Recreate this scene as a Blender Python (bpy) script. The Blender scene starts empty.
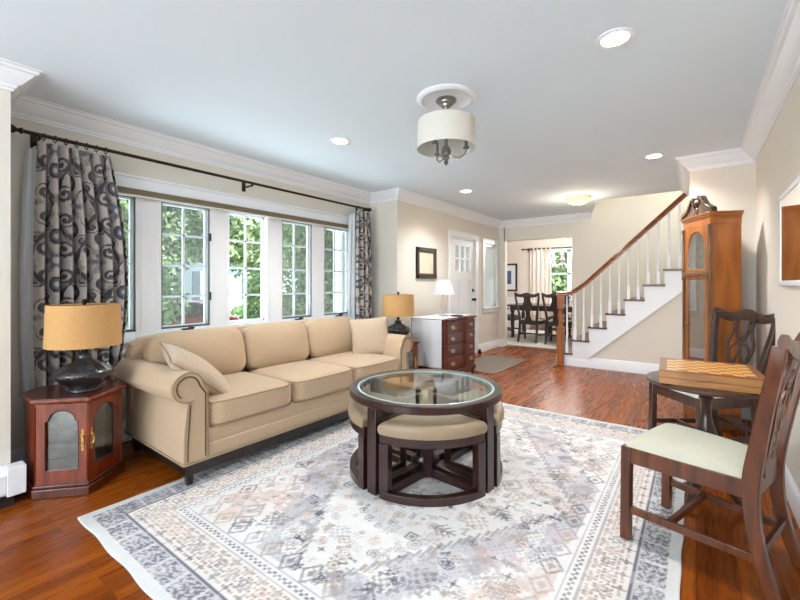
import bpy, bmesh, math, random
import numpy as np
from mathutils import Vector, Matrix, Euler
PI = math.pi
R = math.radians
scene = bpy.context.scene
C = scene.collection

# ------------------------------------------------------------------ camera, world, sun, large lights, exposure
cam_d = bpy.data.cameras.new('camera')
cam_d.sensor_width = 36.0
cam_d.lens = 18.0
cam_d.shift_y = -0.02
cam_d.clip_start = 0.05
cam_d.clip_end = 300
cam = bpy.data.objects.new('camera', cam_d)
C.objects.link(cam)
cam.location = (0, 0, 1.23)
cam.rotation_euler = (R(90), 0, R(36.5))
scene.camera = cam

world = bpy.data.worlds.new('sky')
scene.world = world
world.use_nodes = True
wn = world.node_tree
wn.nodes['Background'].inputs[0].default_value = (0.80, 0.91, 1.0, 1)
wn.nodes['Background'].inputs[1].default_value = 4.0

def lamp(name, kind, loc, power, color=(1, 1, 1), rot=(0, 0, 0), **kw):
    d = bpy.data.lights.new(name, kind)
    d.energy = power
    d.color = color
    for k, v in kw.items():
        setattr(d, k, v)
    o = bpy.data.objects.new(name, d)
    C.objects.link(o)
    o.location = loc
    o.rotation_euler = rot
    return o

lamp('sun', 'SUN', (6, -4, 12), 4.2, (1.0, 0.95, 0.86), (R(42), R(12), R(50)), angle=R(3))
# added area light behind the camera that fills the room; no window there
lamp('rear_fill', 'AREA', (-1.35, -5.05, 1.45), 120, (0.86, 0.94, 1.0), (R(90), 0, 0), shape='RECTANGLE', size=3.0, size_y=1.9)
# unseen area light added below the sill to brighten the ceiling by the window
lamp('sill_fill', 'AREA', (-4.5, 2.3, 0.25), 110, (0.74, 0.90, 1.0), (0, R(208), 0), shape='RECTANGLE', size=0.9, size_y=3.2)
# added upward area light behind the camera, lifts the ceiling brightness
lamp('ceiling_fill', 'AREA', (-1.1, -3.2, 0.6), 110, (0.76, 0.89, 1.0), (R(180), 0, 0), shape='DISK', size=1.6)

scene.view_settings.view_transform = 'Standard'
scene.view_settings.look = 'None'
scene.view_settings.exposure = 0.56
scene.view_settings.gamma = 1.0
scene.view_settings.use_curve_mapping = False

# ------------------------------------------------------------------ mesh helpers
class MB:
    def __init__(self):
        self.v = []; self.f = []; self.mi = []
    def add(self, verts, faces, mi=0, M=None):
        b = len(self.v)
        if M is not None:
            verts = [tuple(M @ Vector(p)) for p in verts]
        self.v += [tuple(p) for p in verts]
        self.f += [[b + i for i in f] for f in faces]
        self.mi += [mi] * len(faces)
        return self
    def box(self, x0, x1, y0, y1, z0, z1, mi=0, M=None):
        v = [(x, y, z) for x in (x0, x1) for y in (y0, y1) for z in (z0, z1)]
        f = [(0, 1, 3, 2), (4, 6, 7, 5), (0, 4, 5, 1), (2, 3, 7, 6), (0, 2, 6, 4), (1, 5, 7, 3)]
        return self.add(v, f, mi, M)
    def prism(self, pts, a, b, axis='z', mi=0, M=None):
        # extrude a 2D outline between a and b along the axis
        def p3(p, t):
            if axis == 'z': return (p[0], p[1], t)
            if axis == 'y': return (p[0], t, p[1])
            return (t, p[0], p[1])
        n = len(pts)
        v = [p3(p, a) for p in pts] + [p3(p, b) for p in pts]
        f = [list(range(n))[::-1], list(range(n, 2 * n))] + [[i, (i + 1) % n, n + (i + 1) % n, n + i] for i in range(n)]
        return self.add(v, f, mi, M)
    def lathe(self, prof, n=32, mi=0, M=None, closed=False):
        v = []; f = []
        m = len(prof)
        for r, z in prof:
            for k in range(n):
                a = 2 * PI * k / n
                v.append((r * math.cos(a), r * math.sin(a), z))
        for i in range(m - 1 if not closed else m):
            j = (i + 1) % m
            for k in range(n):
                k2 = (k + 1) % n
                f.append((i * n + k, i * n + k2, j * n + k2, j * n + k))
        if not closed:
            if prof[0][0] > 1e-5: f.append(tuple(range(n))[::-1])
            if prof[-1][0] > 1e-5: f.append(tuple(range((m - 1) * n, m * n)))
        return self.add(v, f, mi, M)
    def cyl(self, p, q, r, r2=None, n=12, mi=0):
        return self.tube([p, q], [r, r if r2 is None else r2], n, mi)
    def tube(self, pts, r, n=8, mi=0, loop=False, M=None):
        pts = [Vector(p) for p in pts]
        m = len(pts)
        rs = r if isinstance(r, (list, tuple)) else [r] * m
        v = []; f = []
        up = None
        for i, p in enumerate(pts):
            if loop:
                t = pts[(i + 1) % m] - pts[i - 1]
            else:
                t = pts[min(i + 1, m - 1)] - pts[max(i - 1, 0)]
            t.normalize()
            if up is None:
                up = t.orthogonal().normalized()
            else:
                up = (up - t * up.dot(t))
                if up.length < 1e-6: up = t.orthogonal()
                up.normalize()
            w = t.cross(up)
            for k in range(n):
                a = 2 * PI * k / n
                v.append(tuple(p + (up * math.cos(a) + w * math.sin(a)) * rs[i]))
        for i in range(m if loop else m - 1):
            j = (i + 1) % m
            for k in range(n):
                k2 = (k + 1) % n
                f.append((i * n + k, i * n + k2, j * n + k2, j * n + k))
        if not loop:
            f.append(tuple(range(n))[::-1]); f.append(tuple(range((m - 1) * n, m * n)))
        return self.add(v, f, mi, M)
    def strip(self, pts, wdir, w, ddir, d, mi=0, M=None):
        # rectangular bar along pts; w (number or list) along wdir, d along ddir
        wv = Vector(wdir) if not isinstance(wdir, list) else None
        v = []; f = []
        m = len(pts)
        ws = w if isinstance(w, (list, tuple)) else [w] * m
        ds = d if isinstance(d, (list, tuple)) else [d] * m
        dv = Vector(ddir)
        for i, p in enumerate(pts):
            p = Vector(p)
            a = wv * ws[i] / 2; b = dv * ds[i] / 2
            for s, t in ((-1, -1), (1, -1), (1, 1), (-1, 1)):
                v.append(tuple(p + a * s + b * t))
        for i in range(m - 1):
            for k in range(4):
                k2 = (k + 1) % 4
                f.append((i * 4 + k, i * 4 + k2, i * 4 + 4 + k2, i * 4 + 4 + k))
        f.append((3, 2, 1, 0)); f.append(tuple(range(4 * m - 4, 4 * m)))
        return self.add(v, f, mi, M)
    def rbox(self, c, h, e=6.0, n=10, mi=0, M=None, crown=(0, 0, 0)):
        # rounded, optionally crowned cushion block
        v = []; f = []; idx = {}
        def put(p):
            k = tuple(round(x, 5) for x in p)
            if k in idx: return idx[k]
            q = sum(abs(x) ** e for x in p) ** (1 / e)
            s = [x / q for x in p]
            cr = [1 + crown[i] * (1 - s[(i + 1) % 3] ** 2) * (1 - s[(i + 2) % 3] ** 2) for i in range(3)]
            v.append(tuple(c[i] + h[i] * s[i] * cr[i] for i in range(3)))
            idx[k] = len(v) - 1
            return idx[k]
        g = [math.tan((-1 + 2 * i / n) * PI / 4) for i in range(n + 1)]
        g = [math.copysign(abs(x) ** 0.75, x) for x in g]
        for ax in range(3):
            for sg in (-1, 1):
                for i in range(n):
                    for j in range(n):
                        q = []
                        for (a, b) in ((i, j), (i + 1, j), (i + 1, j + 1), (i, j + 1)):
                            p = [0, 0, 0]
                            p[ax] = sg; p[(ax + 1) % 3] = g[a]; p[(ax + 2) % 3] = g[b]
                            q.append(put(p))
                        f.append(q if sg > 0 else q[::-1])
        return self.add(v, f, mi, M)
    def grid(self, fn, nu, nv, mi=0, M=None, closed_u=False):
        v = [fn(i / nu, j / nv) for j in range(nv + 1) for i in range(nu + (0 if closed_u else 1))]
        w = nu if closed_u else nu + 1
        f = []
        for j in range(nv):
            for i in range(nu):
                i2 = (i + 1) % w
                f.append((j * w + i, j * w + i2, (j + 1) * w + i2, (j + 1) * w + i))
        return self.add(v, f, mi, M)
    def ball(self, c, r, n=10, mi=0, sz=1.0):
        prof = [(max(r * math.sin(PI * i / n), 1e-6), -r * sz * math.cos(PI * i / n)) for i in range(n + 1)]
        return self.lathe(prof, n + 2, mi, Matrix.Translation(c))
    def build(self, name, mats, parent=None, bevel=0, seg=2, sub=0, angle=38, solid=0, fix=True):
        me = bpy.data.meshes.new(name)
        me.from_pydata(self.v, [], self.f)
        if not isinstance(mats, (list, tuple)): mats = [mats]
        for m in mats: me.materials.append(m)
        me.polygons.foreach_set('material_index', self.mi)
        if fix:
            bm = bmesh.new(); bm.from_mesh(me)
            bmesh.ops.remove_doubles(bm, verts=bm.verts, dist=1e-5)
            bmesh.ops.recalc_face_normals(bm, faces=bm.faces)
            bm.to_mesh(me); bm.free()
        me.polygons.foreach_set('use_smooth', [True] * len(me.polygons))
        me.set_sharp_from_angle(angle=R(angle))
        me.update()
        o = bpy.data.objects.new(name, me)
        C.objects.link(o)
        if parent is not None: o.parent = parent
        if solid:
            md = o.modifiers.new('solid', 'SOLIDIFY'); md.thickness = solid; md.offset = 0
        if bevel:
            md = o.modifiers.new('bevel', 'BEVEL'); md.width = bevel; md.segments = seg; md.limit_method = 'ANGLE'; md.angle_limit = R(40)
        if sub:
            md = o.modifiers.new('sub', 'SUBSURF'); md.levels = sub; md.render_levels = sub
        return o

def thing(name, label, cat, loc=(0, 0, 0), rz=0, group=None):
    o = bpy.data.objects.new(name, None)
    C.objects.link(o)
    o.location = loc
    o.rotation_euler = (0, 0, rz)
    o.empty_display_size = 0.1
    o['label'] = label; o['category'] = cat
    if group: o['group'] = group
    return o

def tag(o, label, cat, group=None):
    o['label'] = label; o['category'] = cat
    if group: o['group'] = group
    return o

def struct(o):
    o['kind'] = 'structure'
    return o

def copy_thing(o, parent=None):
    c = o.copy()
    C.objects.link(c)
    c.parent = parent
    for ch in list(o.children):
        copy_thing(ch, c)
    return c

def T(x, y, z): return Matrix.Translation((x, y, z))
def RX(a): return Matrix.Rotation(a, 4, 'X')
def RY(a): return Matrix.Rotation(a, 4, 'Y')
def RZ(a): return Matrix.Rotation(a, 4, 'Z')

# ------------------------------------------------------------------ materials
def lin(c):
    return tuple((x / 12.92 if x <= 0.04045 else ((x + 0.055) / 1.055) ** 2.4) for x in c)
def hexc(r, g, b): return lin((r / 255, g / 255, b / 255)) + (1,)

def base_mat(name, rough=0.5, metal=0.0, spec=None):
    m = bpy.data.materials.new(name)
    m.use_nodes = True
    b = m.node_tree.nodes['Principled BSDF']
    b.inputs['Roughness'].default_value = rough
    b.inputs['Metallic'].default_value = metal
    if spec is not None: b.inputs['Specular IOR Level'].default_value = spec
    return m, m.node_tree, b

def mat(name, rgb, rough=0.5, metal=0.0, var=0.06, scale=12.0, bump=0.0, bscale=200.0, spec=None, sheen=0.0, coat=0.0):
    m, nt, b = base_mat(name, rough, metal, spec)
    L = nt.links
    tc = nt.nodes.new('ShaderNodeTexCoord')
    nz = nt.nodes.new('ShaderNodeTexNoise')
    nz.inputs['Scale'].default_value = scale
    nz.inputs['Detail'].default_value = 4
    L.new(tc.outputs['Object'], nz.inputs['Vector'])
    cr = nt.nodes.new('ShaderNodeValToRGB')
    c = hexc(*rgb)
    cr.color_ramp.elements[0].position = 0.3
    cr.color_ramp.elements[1].position = 0.7
    cr.color_ramp.elements[0].color = tuple(x * (1 - var) for x in c[:3]) + (1,)
    cr.color_ramp.elements[1].color = tuple(min(1, x * (1 + var)) for x in c[:3]) + (1,)
    L.new(nz.outputs['Fac'], cr.inputs['Fac'])
    L.new(cr.outputs['Color'], b.inputs['Base Color'])
    if bump:
        n2 = nt.nodes.new('ShaderNodeTexNoise')
        n2.inputs['Scale'].default_value = bscale
        L.new(tc.outputs['Object'], n2.inputs['Vector'])
        bp = nt.nodes.new('ShaderNodeBump')
        bp.inputs['Strength'].default_value = bump
        bp.inputs['Distance'].default_value = 0.01
        L.new(n2.outputs['Fac'], bp.inputs['Height'])
        L.new(bp.outputs['Normal'], b.inputs['Normal'])
    if sheen: b.inputs['Sheen Weight'].default_value = sheen
    if coat:
        b.inputs['Coat Weight'].default_value = coat
        b.inputs['Coat Roughness'].default_value = 0.12
    return m

def wood(name, c1, c2, stretch=(12, 12, 1.2), rough=0.35, coat=0.25, scale=3.0):
    m, nt, b = base_mat(name, rough)
    L = nt.links
    tc = nt.nodes.new('ShaderNodeTexCoord')
    mp = nt.nodes.new('ShaderNodeMapping')
    mp.inputs['Scale'].default_value = stretch
    L.new(tc.outputs['Object'], mp.inputs['Vector'])
    nz = nt.nodes.new('ShaderNodeTexNoise')
    nz.inputs['Scale'].default_value = scale
    nz.inputs['Detail'].default_value = 6
    nz.inputs['Distortion'].default_value = 0.6
    L.new(mp.outputs['Vector'], nz.inputs['Vector'])
    cr = nt.nodes.new('ShaderNodeValToRGB')
    cr.color_ramp.elements[0].position = 0.32
    cr.color_ramp.elements[1].position = 0.68
    cr.color_ramp.elements[0].color = hexc(*c1)
    cr.color_ramp.elements[1].color = hexc(*c2)
    L.new(nz.outputs['Fac'], cr.inputs['Fac'])
    L.new(cr.outputs['Color'], b.inputs['Base Color'])
    b.inputs['Coat Weight'].default_value = coat
    b.inputs['Coat Roughness'].default_value = 0.15
    return m

def glass_mat(name, tint=(1, 1, 1), refl=1.0, rough=0.0):
    m = bpy.data.materials.new(name)
    m.use_nodes = True
    nt = m.node_tree
    nt.nodes.clear()
    out = nt.nodes.new('ShaderNodeOutputMaterial')
    tr = nt.nodes.new('ShaderNodeBsdfTransparent'); tr.inputs[0].default_value = tint + (1,)
    gl = nt.nodes.new('ShaderNodeBsdfGlossy'); gl.inputs['Roughness'].default_value = rough
    fr = nt.nodes.new('ShaderNodeFresnel')
    ge = nt.nodes.new('ShaderNodeNewGeometry')
    io = nt.nodes.new('ShaderNodeMapRange'); io.inputs['To Min'].default_value = 1.5; io.inputs['To Max'].default_value = 1 / 1.5
    nt.links.new(ge.outputs['Backfacing'], io.inputs['Value']); nt.links.new(io.outputs[0], fr.inputs['IOR'])
    mu = nt.nodes.new('ShaderNodeMath'); mu.operation = 'MULTIPLY'; mu.use_clamp = True; mu.inputs[1].default_value = refl
    mx = nt.nodes.new('ShaderNodeMixShader')
    nt.links.new(fr.outputs[0], mu.inputs[0])
    nt.links.new(mu.outputs[0], mx.inputs[0])
    nt.links.new(tr.outputs[0], mx.inputs[1])
    nt.links.new(gl.outputs[0], mx.inputs[2])
    nt.links.new(mx.outputs[0], out.inputs[0])
    return m

def sheer_mat(name, rgb, opacity):
    m = bpy.data.materials.new(name)
    m.use_nodes = True
    nt = m.node_tree
    b = nt.nodes['Principled BSDF']
    b.inputs['Base Color'].default_value = hexc(*rgb)
    b.inputs['Roughness'].default_value = 0.8
    tr = nt.nodes.new('ShaderNodeBsdfTransparent')
    mx = nt.nodes.new('ShaderNodeMixShader'); mx.inputs[0].default_value = opacity
    nt.links.new(tr.outputs[0], mx.inputs[1])
    nt.links.new(b.outputs[0], mx.inputs[2])
    nt.links.new(mx.outputs[0], nt.nodes['Material Output'].inputs[0])
    return m

def translucent_mat(name, rgb, opacity):
    m = sheer_mat(name, rgb, opacity)
    nt = m.node_tree
    mx = [n for n in nt.nodes if n.type == 'MIX_SHADER'][0]
    b = nt.nodes['Principled BSDF']
    tl = nt.nodes.new('ShaderNodeBsdfTranslucent'); tl.inputs[0].default_value = hexc(*rgb)
    m2 = nt.nodes.new('ShaderNodeMixShader'); m2.inputs[0].default_value = .7
    nt.links.new(b.outputs[0], m2.inputs[1]); nt.links.new(tl.outputs[0], m2.inputs[2]); nt.links.new(m2.outputs[0], mx.inputs[2])
    return m

def emit_mat(name, rgb, strength):
    m, nt, b = base_mat(name, 0.4)
    b.inputs['Base Color'].default_value = hexc(*rgb)
    b.inputs['Emission Color'].default_value = hexc(*rgb)
    b.inputs['Emission Strength'].default_value = strength
    return m

def attr_mat(name, rough=0.9, bump=0.15, bscale=400.0, sheen=0.1):
    # woven cloth whose dyed pattern is stored on the cloth itself
    m, nt, b = base_mat(name, rough)
    L = nt.links
    at = nt.nodes.new('ShaderNodeAttribute'); at.attribute_name = 'dye'
    tc = nt.nodes.new('ShaderNodeTexCoord')
    nz = nt.nodes.new('ShaderNodeTexNoise'); nz.inputs['Scale'].default_value = bscale; nz.inputs['Detail'].default_value = 3
    L.new(tc.outputs['Object'], nz.inputs['Vector'])
    mx = nt.nodes.new('ShaderNodeMix'); mx.data_type = 'RGBA'; mx.blend_type = 'MULTIPLY'
    mx.inputs[0].default_value = 0.35
    L.new(at.outputs['Color'], mx.inputs[6])
    L.new(nz.outputs['Color'], mx.inputs[7])
    hs = nt.nodes.new('ShaderNodeMix'); hs.data_type = 'RGBA'; hs.inputs[0].default_value = 0.25
    L.new(at.outputs['Color'], hs.inputs[6]); L.new(mx.outputs[2], hs.inputs[7])
    L.new(hs.outputs[2], b.inputs['Base Color'])
    bp = nt.nodes.new('ShaderNodeBump'); bp.inputs['Strength'].default_value = bump; bp.inputs['Distance'].default_value = 0.005
    L.new(nz.outputs['Fac'], bp.inputs['Height']); L.new(bp.outputs['Normal'], b.inputs['Normal'])
    b.inputs['Sheen Weight'].default_value = sheen
    return m

def plank_mat(name):
    m, nt, b = base_mat(name, 0.28)
    L = nt.links
    tc = nt.nodes.new('ShaderNodeTexCoord')
    sp = nt.nodes.new('ShaderNodeSeparateXYZ'); L.new(tc.outputs['Object'], sp.inputs[0])
    cb = nt.nodes.new('ShaderNodeCombineXYZ')
    L.new(sp.outputs['Y'], cb.inputs['X']); L.new(sp.outputs['X'], cb.inputs['Y'])
    br = nt.nodes.new('ShaderNodeTexBrick')
    br.offset = 0.37; br.offset_frequency = 2
    br.inputs['Scale'].default_value = 1.0
    br.inputs['Mortar Size'].default_value = 0.0012
    br.inputs['Brick Width'].default_value = 0.95
    br.inputs['Row Height'].default_value = 0.072
    br.inputs['Bias'].default_value = 0.0
    br.inputs['Color1'].default_value = hexc(116, 52, 8)
    br.inputs['Color2'].default_value = hexc(156, 80, 16)
    br.inputs['Mortar'].default_value = hexc(60, 28, 12)
    L.new(cb.outputs[0], br.inputs['Vector'])
    mp = nt.nodes.new('ShaderNodeMapping'); mp.inputs['Scale'].default_value = (16, 1.3, 1)
    L.new(tc.outputs['Object'], mp.inputs['Vector'])
    nz = nt.nodes.new('ShaderNodeTexNoise'); nz.inputs['Scale'].default_value = 2.2; nz.inputs['Detail'].default_value = 7; nz.inputs['Distortion'].default_value = 1.2
    L.new(mp.outputs[0], nz.inputs['Vector'])
    cr = nt.nodes.new('ShaderNodeValToRGB')
    cr.color_ramp.elements[0].position = 0.35; cr.color_ramp.elements[0].color = (0.74, 0.70, 0.66, 1)
    cr.color_ramp.elements[1].position = 0.62; cr.color_ramp.elements[1].color = (1.10, 1.08, 1.06, 1)
    L.new(nz.outputs['Fac'], cr.inputs['Fac'])
    mx = nt.nodes.new('ShaderNodeMix'); mx.data_type = 'RGBA'; mx.blend_type = 'MULTIPLY'; mx.inputs[0].default_value = 0.85
    L.new(br.outputs['Color'], mx.inputs[6]); L.new(cr.outputs['Color'], mx.inputs[7])
    L.new(mx.outputs[2], b.inputs['Base Color'])
    rr = nt.nodes.new('ShaderNodeMapRange'); rr.inputs['To Min'].default_value = 0.20; rr.inputs['To Max'].default_value = 0.36
    L.new(nz.outputs['Fac'], rr.inputs['Value']); L.new(rr.outputs[0], b.inputs['Roughness'])
    bp = nt.nodes.new('ShaderNodeBump'); bp.inputs['Strength'].default_value = 0.12; bp.inputs['Distance'].default_value = 0.003
    L.new(nz.outputs['Fac'], bp.inputs['Height']); L.new(bp.outputs['Normal'], b.inputs['Normal'])
    b.inputs['Coat Weight'].default_value = 0.0
    b.inputs['Coat Roughness'].default_value = 0.2
    b.inputs['Specular IOR Level'].default_value = 0.22
    return m

def checker_mat(name, c1, c2, cells):
    m, nt, b = base_mat(name, 0.3)
    tc = nt.nodes.new('ShaderNodeTexCoord')
    ck = nt.nodes.new('ShaderNodeTexChecker')
    ck.inputs['Scale'].default_value = cells
    ck.inputs['Color1'].default_value = hexc(*c1); ck.inputs['Color2'].default_value = hexc(*c2)
    mp = nt.nodes.new('ShaderNodeMapping'); mp.inputs['Location'].default_value = (0.0, 0.0, 0.37)
    nt.links.new(tc.outputs['Object'], mp.inputs[0])
    nt.links.new(mp.outputs[0], ck.inputs['Vector'])
    nt.links.new(ck.outputs['Color'], b.inputs['Base Color'])
    b.inputs['Coat Weight'].default_value = 0.3
    return m

M = {}
M['wall'] = mat('wall_paint', (231, 226, 215), 0.75, var=0.012, scale=3, bump=0.03, bscale=120)
M['ceil'] = mat('ceiling_paint', (230, 244, 254), 0.85, var=0.01, scale=2)
M['trim'] = mat('white_trim_paint', (244, 248, 253), 0.38, var=0.01, scale=4)
M['floor'] = plank_mat('oak_strip_floor')
M['vinyl'] = mat('white_window_vinyl', (246, 249, 254), 0.35, var=0.01)
M['screenframe'] = mat('brown_screen_frame', (104, 98, 94), 0.45, var=0.05)
M['bronze'] = mat('dark_bronze', (58, 44, 34), 0.4, 0.7, var=0.15, scale=30)
M['pane'] = glass_mat('window_glass', (0.97, 0.99, 0.98), 0.8)
M['screen'] = sheer_mat('insect_screen', (170, 176, 178), 0.20)
M['sheer'] = translucent_mat('white_sheer', (246, 248, 253), .8)
M['shade_cloth'] = mat('olive_beige_blind', (136, 122, 98), 0.8, var=0.08, scale=40)
M['sofa'] = mat('sand_linen', (194, 168, 138), 0.92, var=0.05, scale=60, bump=0.25, bscale=500, sheen=0.15)
M['sofa_piping'] = mat('sand_piping', (158, 136, 110), 0.9, var=0.05)
M['pillow'] = mat('cream_pillow_linen', (196, 174, 150), 0.92, var=0.05, scale=50, bump=0.2, bscale=500, sheen=0.15)
M['nail'] = mat('antique_brass_nailheads', (96, 78, 52), 0.35, 0.8, var=0.2, scale=80)
M['espresso'] = wood('espresso_wood', (32, 14, 12), (58, 26, 20), (10, 10, 1.2), 0.28, 0.5)
M['blackleg'] = wood('black_stained_wood', (22, 18, 18), (34, 28, 27), (10, 10, 1.2), 0.4, 0.2)
M['leather'] = mat('taupe_leather', (158, 137, 112), 0.42, var=0.04, scale=20, bump=0.1, bscale=160)
M['tableglass'] = glass_mat('table_glass', (0.95, 0.98, 0.97), 0.9)
M['glassrim'] = mat('bevelled_glass_rim', (176, 206, 200), 0.12, var=0.03)
M['cherry'] = wood('cherry_wood', (92, 30, 10), (142, 58, 22), (9, 9, 1.0), 0.28, 0.5)
M['cherry_dark'] = wood('dark_cherry_wood', (62, 20, 10), (94, 34, 16), (9, 9, 1.0), 0.3, 0.5)
M['brass'] = mat('aged_brass', (196, 158, 92), 0.3, 0.9, var=0.1, scale=40)
M['cabglass'] = glass_mat('cabinet_glass', (0.86, 0.90, 0.90), 2.2)
M['clockglass'] = glass_mat('clock_glass', (0.86, 0.90, 0.90), 5.0)
M['oldmirror'] = mat('aged_mirror', (190, 196, 198), 0.16, 0.9, var=.35, scale=14)
M['orange_shade'] = mat('tan_burlap_shade', (204, 158, 102), 0.9, var=0.05, scale=90, bump=0.15, bscale=600)
M['smoke'] = mat('smoked_glass', (40, 40, 42), 0.12, var=0.45, scale=26, bump=0.5, bscale=60, coat=0.6)
M['mahogany'] = wood('mahogany', (72, 34, 14), (114, 60, 28), (9, 9, 1.0), 0.3, 0.45)
M['mahogany_dark'] = wood('dark_mahogany', (50, 30, 22), (78, 48, 36), (9, 9, 1.0), 0.34, 0.4)
M['cream_seat'] = mat('cream_seat_damask', (190, 189, 172), 0.85, var=0.035, scale=46, bump=0.1, bscale=300, sheen=0.1)
M['oakclock'] = wood('honey_oak', (150, 82, 28), (190, 112, 42), (5, 5, 0.9), 0.32, 0.4, 2.0)
M['oakdark'] = wood('walnut_trim', (108, 70, 40), (146, 100, 60), (8, 8, 1.0), 0.32, 0.4)
M['board_side'] = wood('board_wood', (150, 100, 52), (184, 132, 76), (1.5, 9, 9), 0.32, 0.4)
M['board_rim'] = wood('board_rim_wood', (118, 62, 30), (148, 84, 42), (2, 9, 9), 0.3, 0.5)
M['white_cloth'] = mat('white_linen', (232, 236, 240), 0.9, var=0.03, scale=22, bump=0.1, bscale=300)
M['white_shade'] = mat('white_fabric_shade', (242, 242, 250), 0.85, var=0.01)
M['clear_glass'] = glass_mat('clear_glass', (0.93, 0.94, 0.95), 2.0)
M['dresser'] = wood('red_mahogany', (72, 30, 22), (112, 52, 38), (9, 1.2, 9), 0.3, 0.4)
M['pull'] = mat('worn_pewter', (190, 180, 164), .3, .85, var=.1, scale=40)
M['nickel'] = mat('brushed_nickel', (150, 148, 144), 0.3, 0.9, var=0.08, scale=30)
M['linen_shade'] = mat('ivory_drum_linen', (222, 220, 212), 0.85, var=0.02, scale=60)
M['pediment'] = wood('dark_walnut_carving', (66, 46, 34), (98, 72, 54), (8, 8, 2), .35, .3)
M['mirror'] = mat('mirror_silver', (235, 238, 240), 0.02, 1.0, var=0.0)
M['rail'] = wood('oak_handrail', (104, 52, 22), (150, 84, 40), (1.5, 9, 9), 0.25, 0.5)
M['newel'] = wood('oak_newel', (136, 78, 34), (176, 112, 56), (9, 9, 1), 0.28, 0.5)
M['tread'] = wood('oak_tread', (84, 44, 24), (116, 66, 38), (2, 12, 9), 0.3, 0.3)
M['mat_rug'] = mat('grey_brown_door_mat', (128, 116, 104), 0.95, var=0.1, scale=80, bump=0.3, bscale=400)
M['darkchair'] = wood('dark_walnut', (40, 28, 24), (66, 48, 42), (9, 9, 1), 0.35, 0.4)
M['taupe_seat'] = mat('taupe_seat_fabric', (150, 136, 122), 0.9, var=0.05)
M['dining_wall'] = mat('dining_wall_paint', (230, 218, 208), 0.8, var=0.01)
M['dining_curtain'] = mat('blush_linen_curtain', (232, 222, 212), 0.9, var=0.03, scale=30)
M['dining_rug'] = mat('ivory_wool_rug', (222, 214, 206), 0.95, var=0.08, scale=14)
M['crystal'] = mat('cut_crystal', (236, 240, 246), 0.08, var=0.05, coat=0.6)
M['lining'] = mat('grey_white_lining', (214, 218, 224), 0.9, var=0.02)
M['black_hw'] = mat('oil_rubbed_knob', (30, 27, 26), 0.35, 0.6, var=0.05)
M['led'] = emit_mat('can_light_lens', (255, 236, 206), 9.0)
M['dome'] = emit_mat('frosted_dome_glass', (255, 222, 166), .48)
M['bulb'] = emit_mat('candle_bulb', (255, 236, 205), 3.0)
M['photo'] = mat('framed_mat_paper', (226, 212, 188), 0.7, var=0.03)
M['black_frame'] = mat('black_frame_wood', (46, 38, 34), 0.4, var=0.1)
M['gilt'] = mat('antique_gilt', (120, 98, 66), 0.4, 0.5, var=0.15, scale=60)
M['bluepic'] = mat('blue_print', (70, 92, 132), 0.7, var=0.5, scale=14)
M['void'] = mat('gap_shade_paint', (30, 24, 22), 0.8, var=0.1)

# ------------------------------------------------------------------ the room shell
XR, XW, XL = 0.435, -3.6, -3.13          # right wall, window wall, door wall
YB, YC, YS = 7.5, 4.8, 6.38             # far wall, clock wall, face of the stairs
A0, A1 = 0.511, 4.17                      # the window alcove
YF = -5.2                              # wall behind the camera
CH = 2.45

def wallbox(name, *boxes, m='wall'):
    b = MB()
    for x in boxes: b.box(*x)
    return struct(b.build(name, M[m], fix=False))

struct(MB().box(-5.3, 1.6, YF - .2, 11.2, -0.12, 0.0).build('floor', M['floor'], fix=False))
# ceiling with the stairwell cut away on its far right
b = MB()
b.prism([(-3.75, YF - .1), (.6, YF - .1), (.6, YS), (-1.16, YS), (-1.44, YB), (-1.44, YB + .12), (-3.75, YB + .12)], CH, CH + .14)
struct(b.build('ceiling', M['ceil'], fix=True))
struct(MB().box(-5.3, 1.6, YF - .3, 11.3, 3.9, 4.0).build('roof', M['ceil'], fix=False))
wallbox('wall_right', (XR, XR + .12, YF - .1, YC + .1, 0, CH + .1))
wallbox('wall_clock', (-.05, XR, YC, YC + .12, 0, CH + .1), (-.05, .07, YC + .12, YS + .02, 0, 3.9))
# far wall with the dining opening
wallbox('wall_back', (XL - .12, -2.98 - .02, YB, YB + .12, 0, CH + .1), (-3.02, -1.76, YB, YB + .12, 2.07, CH + .1), (-1.76, 1.6, YB, YB + .12, 0, 3.9), (-3.3, -1.76, YB, YB + .12, CH + .1, 3.9))
wallbox('wall_stairwell', (-1.55, -1.43, YS, YB, CH + .14, 3.9), (-1.43, 1.6, YS - .12, YS, CH + .14, 3.9), (1.5, 1.6, YS, YB, 0, 3.9))
# door wall with openings for the door and the side window
D0, D1, DT = 5.60, 6.47, 2.0
S0, S1, SZ0, SZ1 = 6.84, 7.36, 0.80, 1.98
wallbox('wall_left', (XL - .12, XL, A1, D0, 0, CH + .1), (XL - .12, XL, D0, D1, DT, CH + .1), (XL - .12, XL, D1, S0, 0, CH + .1),
        (XL - .12, XL, S0, S1, 0, SZ0), (XL - .12, XL, S0, S1, SZ1, CH + .1), (XL - .12, XL, S1, YB + .12, 0, CH + .1),
        (XW - .12, XL - .12, A1, A1 + .12, 0, CH + .1), (XW - .12, XL - .12, A0 - .12, A0, 0, CH + .1), (XL - .12, XL, YF, A0, 0, CH + .1))
W0, W1, WZ0, WZ1 = 0.80, 3.85, 0.80, 1.985
wallbox('wall_window', (XW - .12, XW, A0, A1, 0, WZ0), (XW - .12, XW, A0, A1, WZ1, CH + .1), (XW - .12, XW, A0, W0, WZ0, WZ1), (XW - .12, XW, W1, A1, WZ0, WZ1))
wallbox('wall_rear', (XL - .12, XR + .12, YF - .12, YF, 0, CH + .1))

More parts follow.
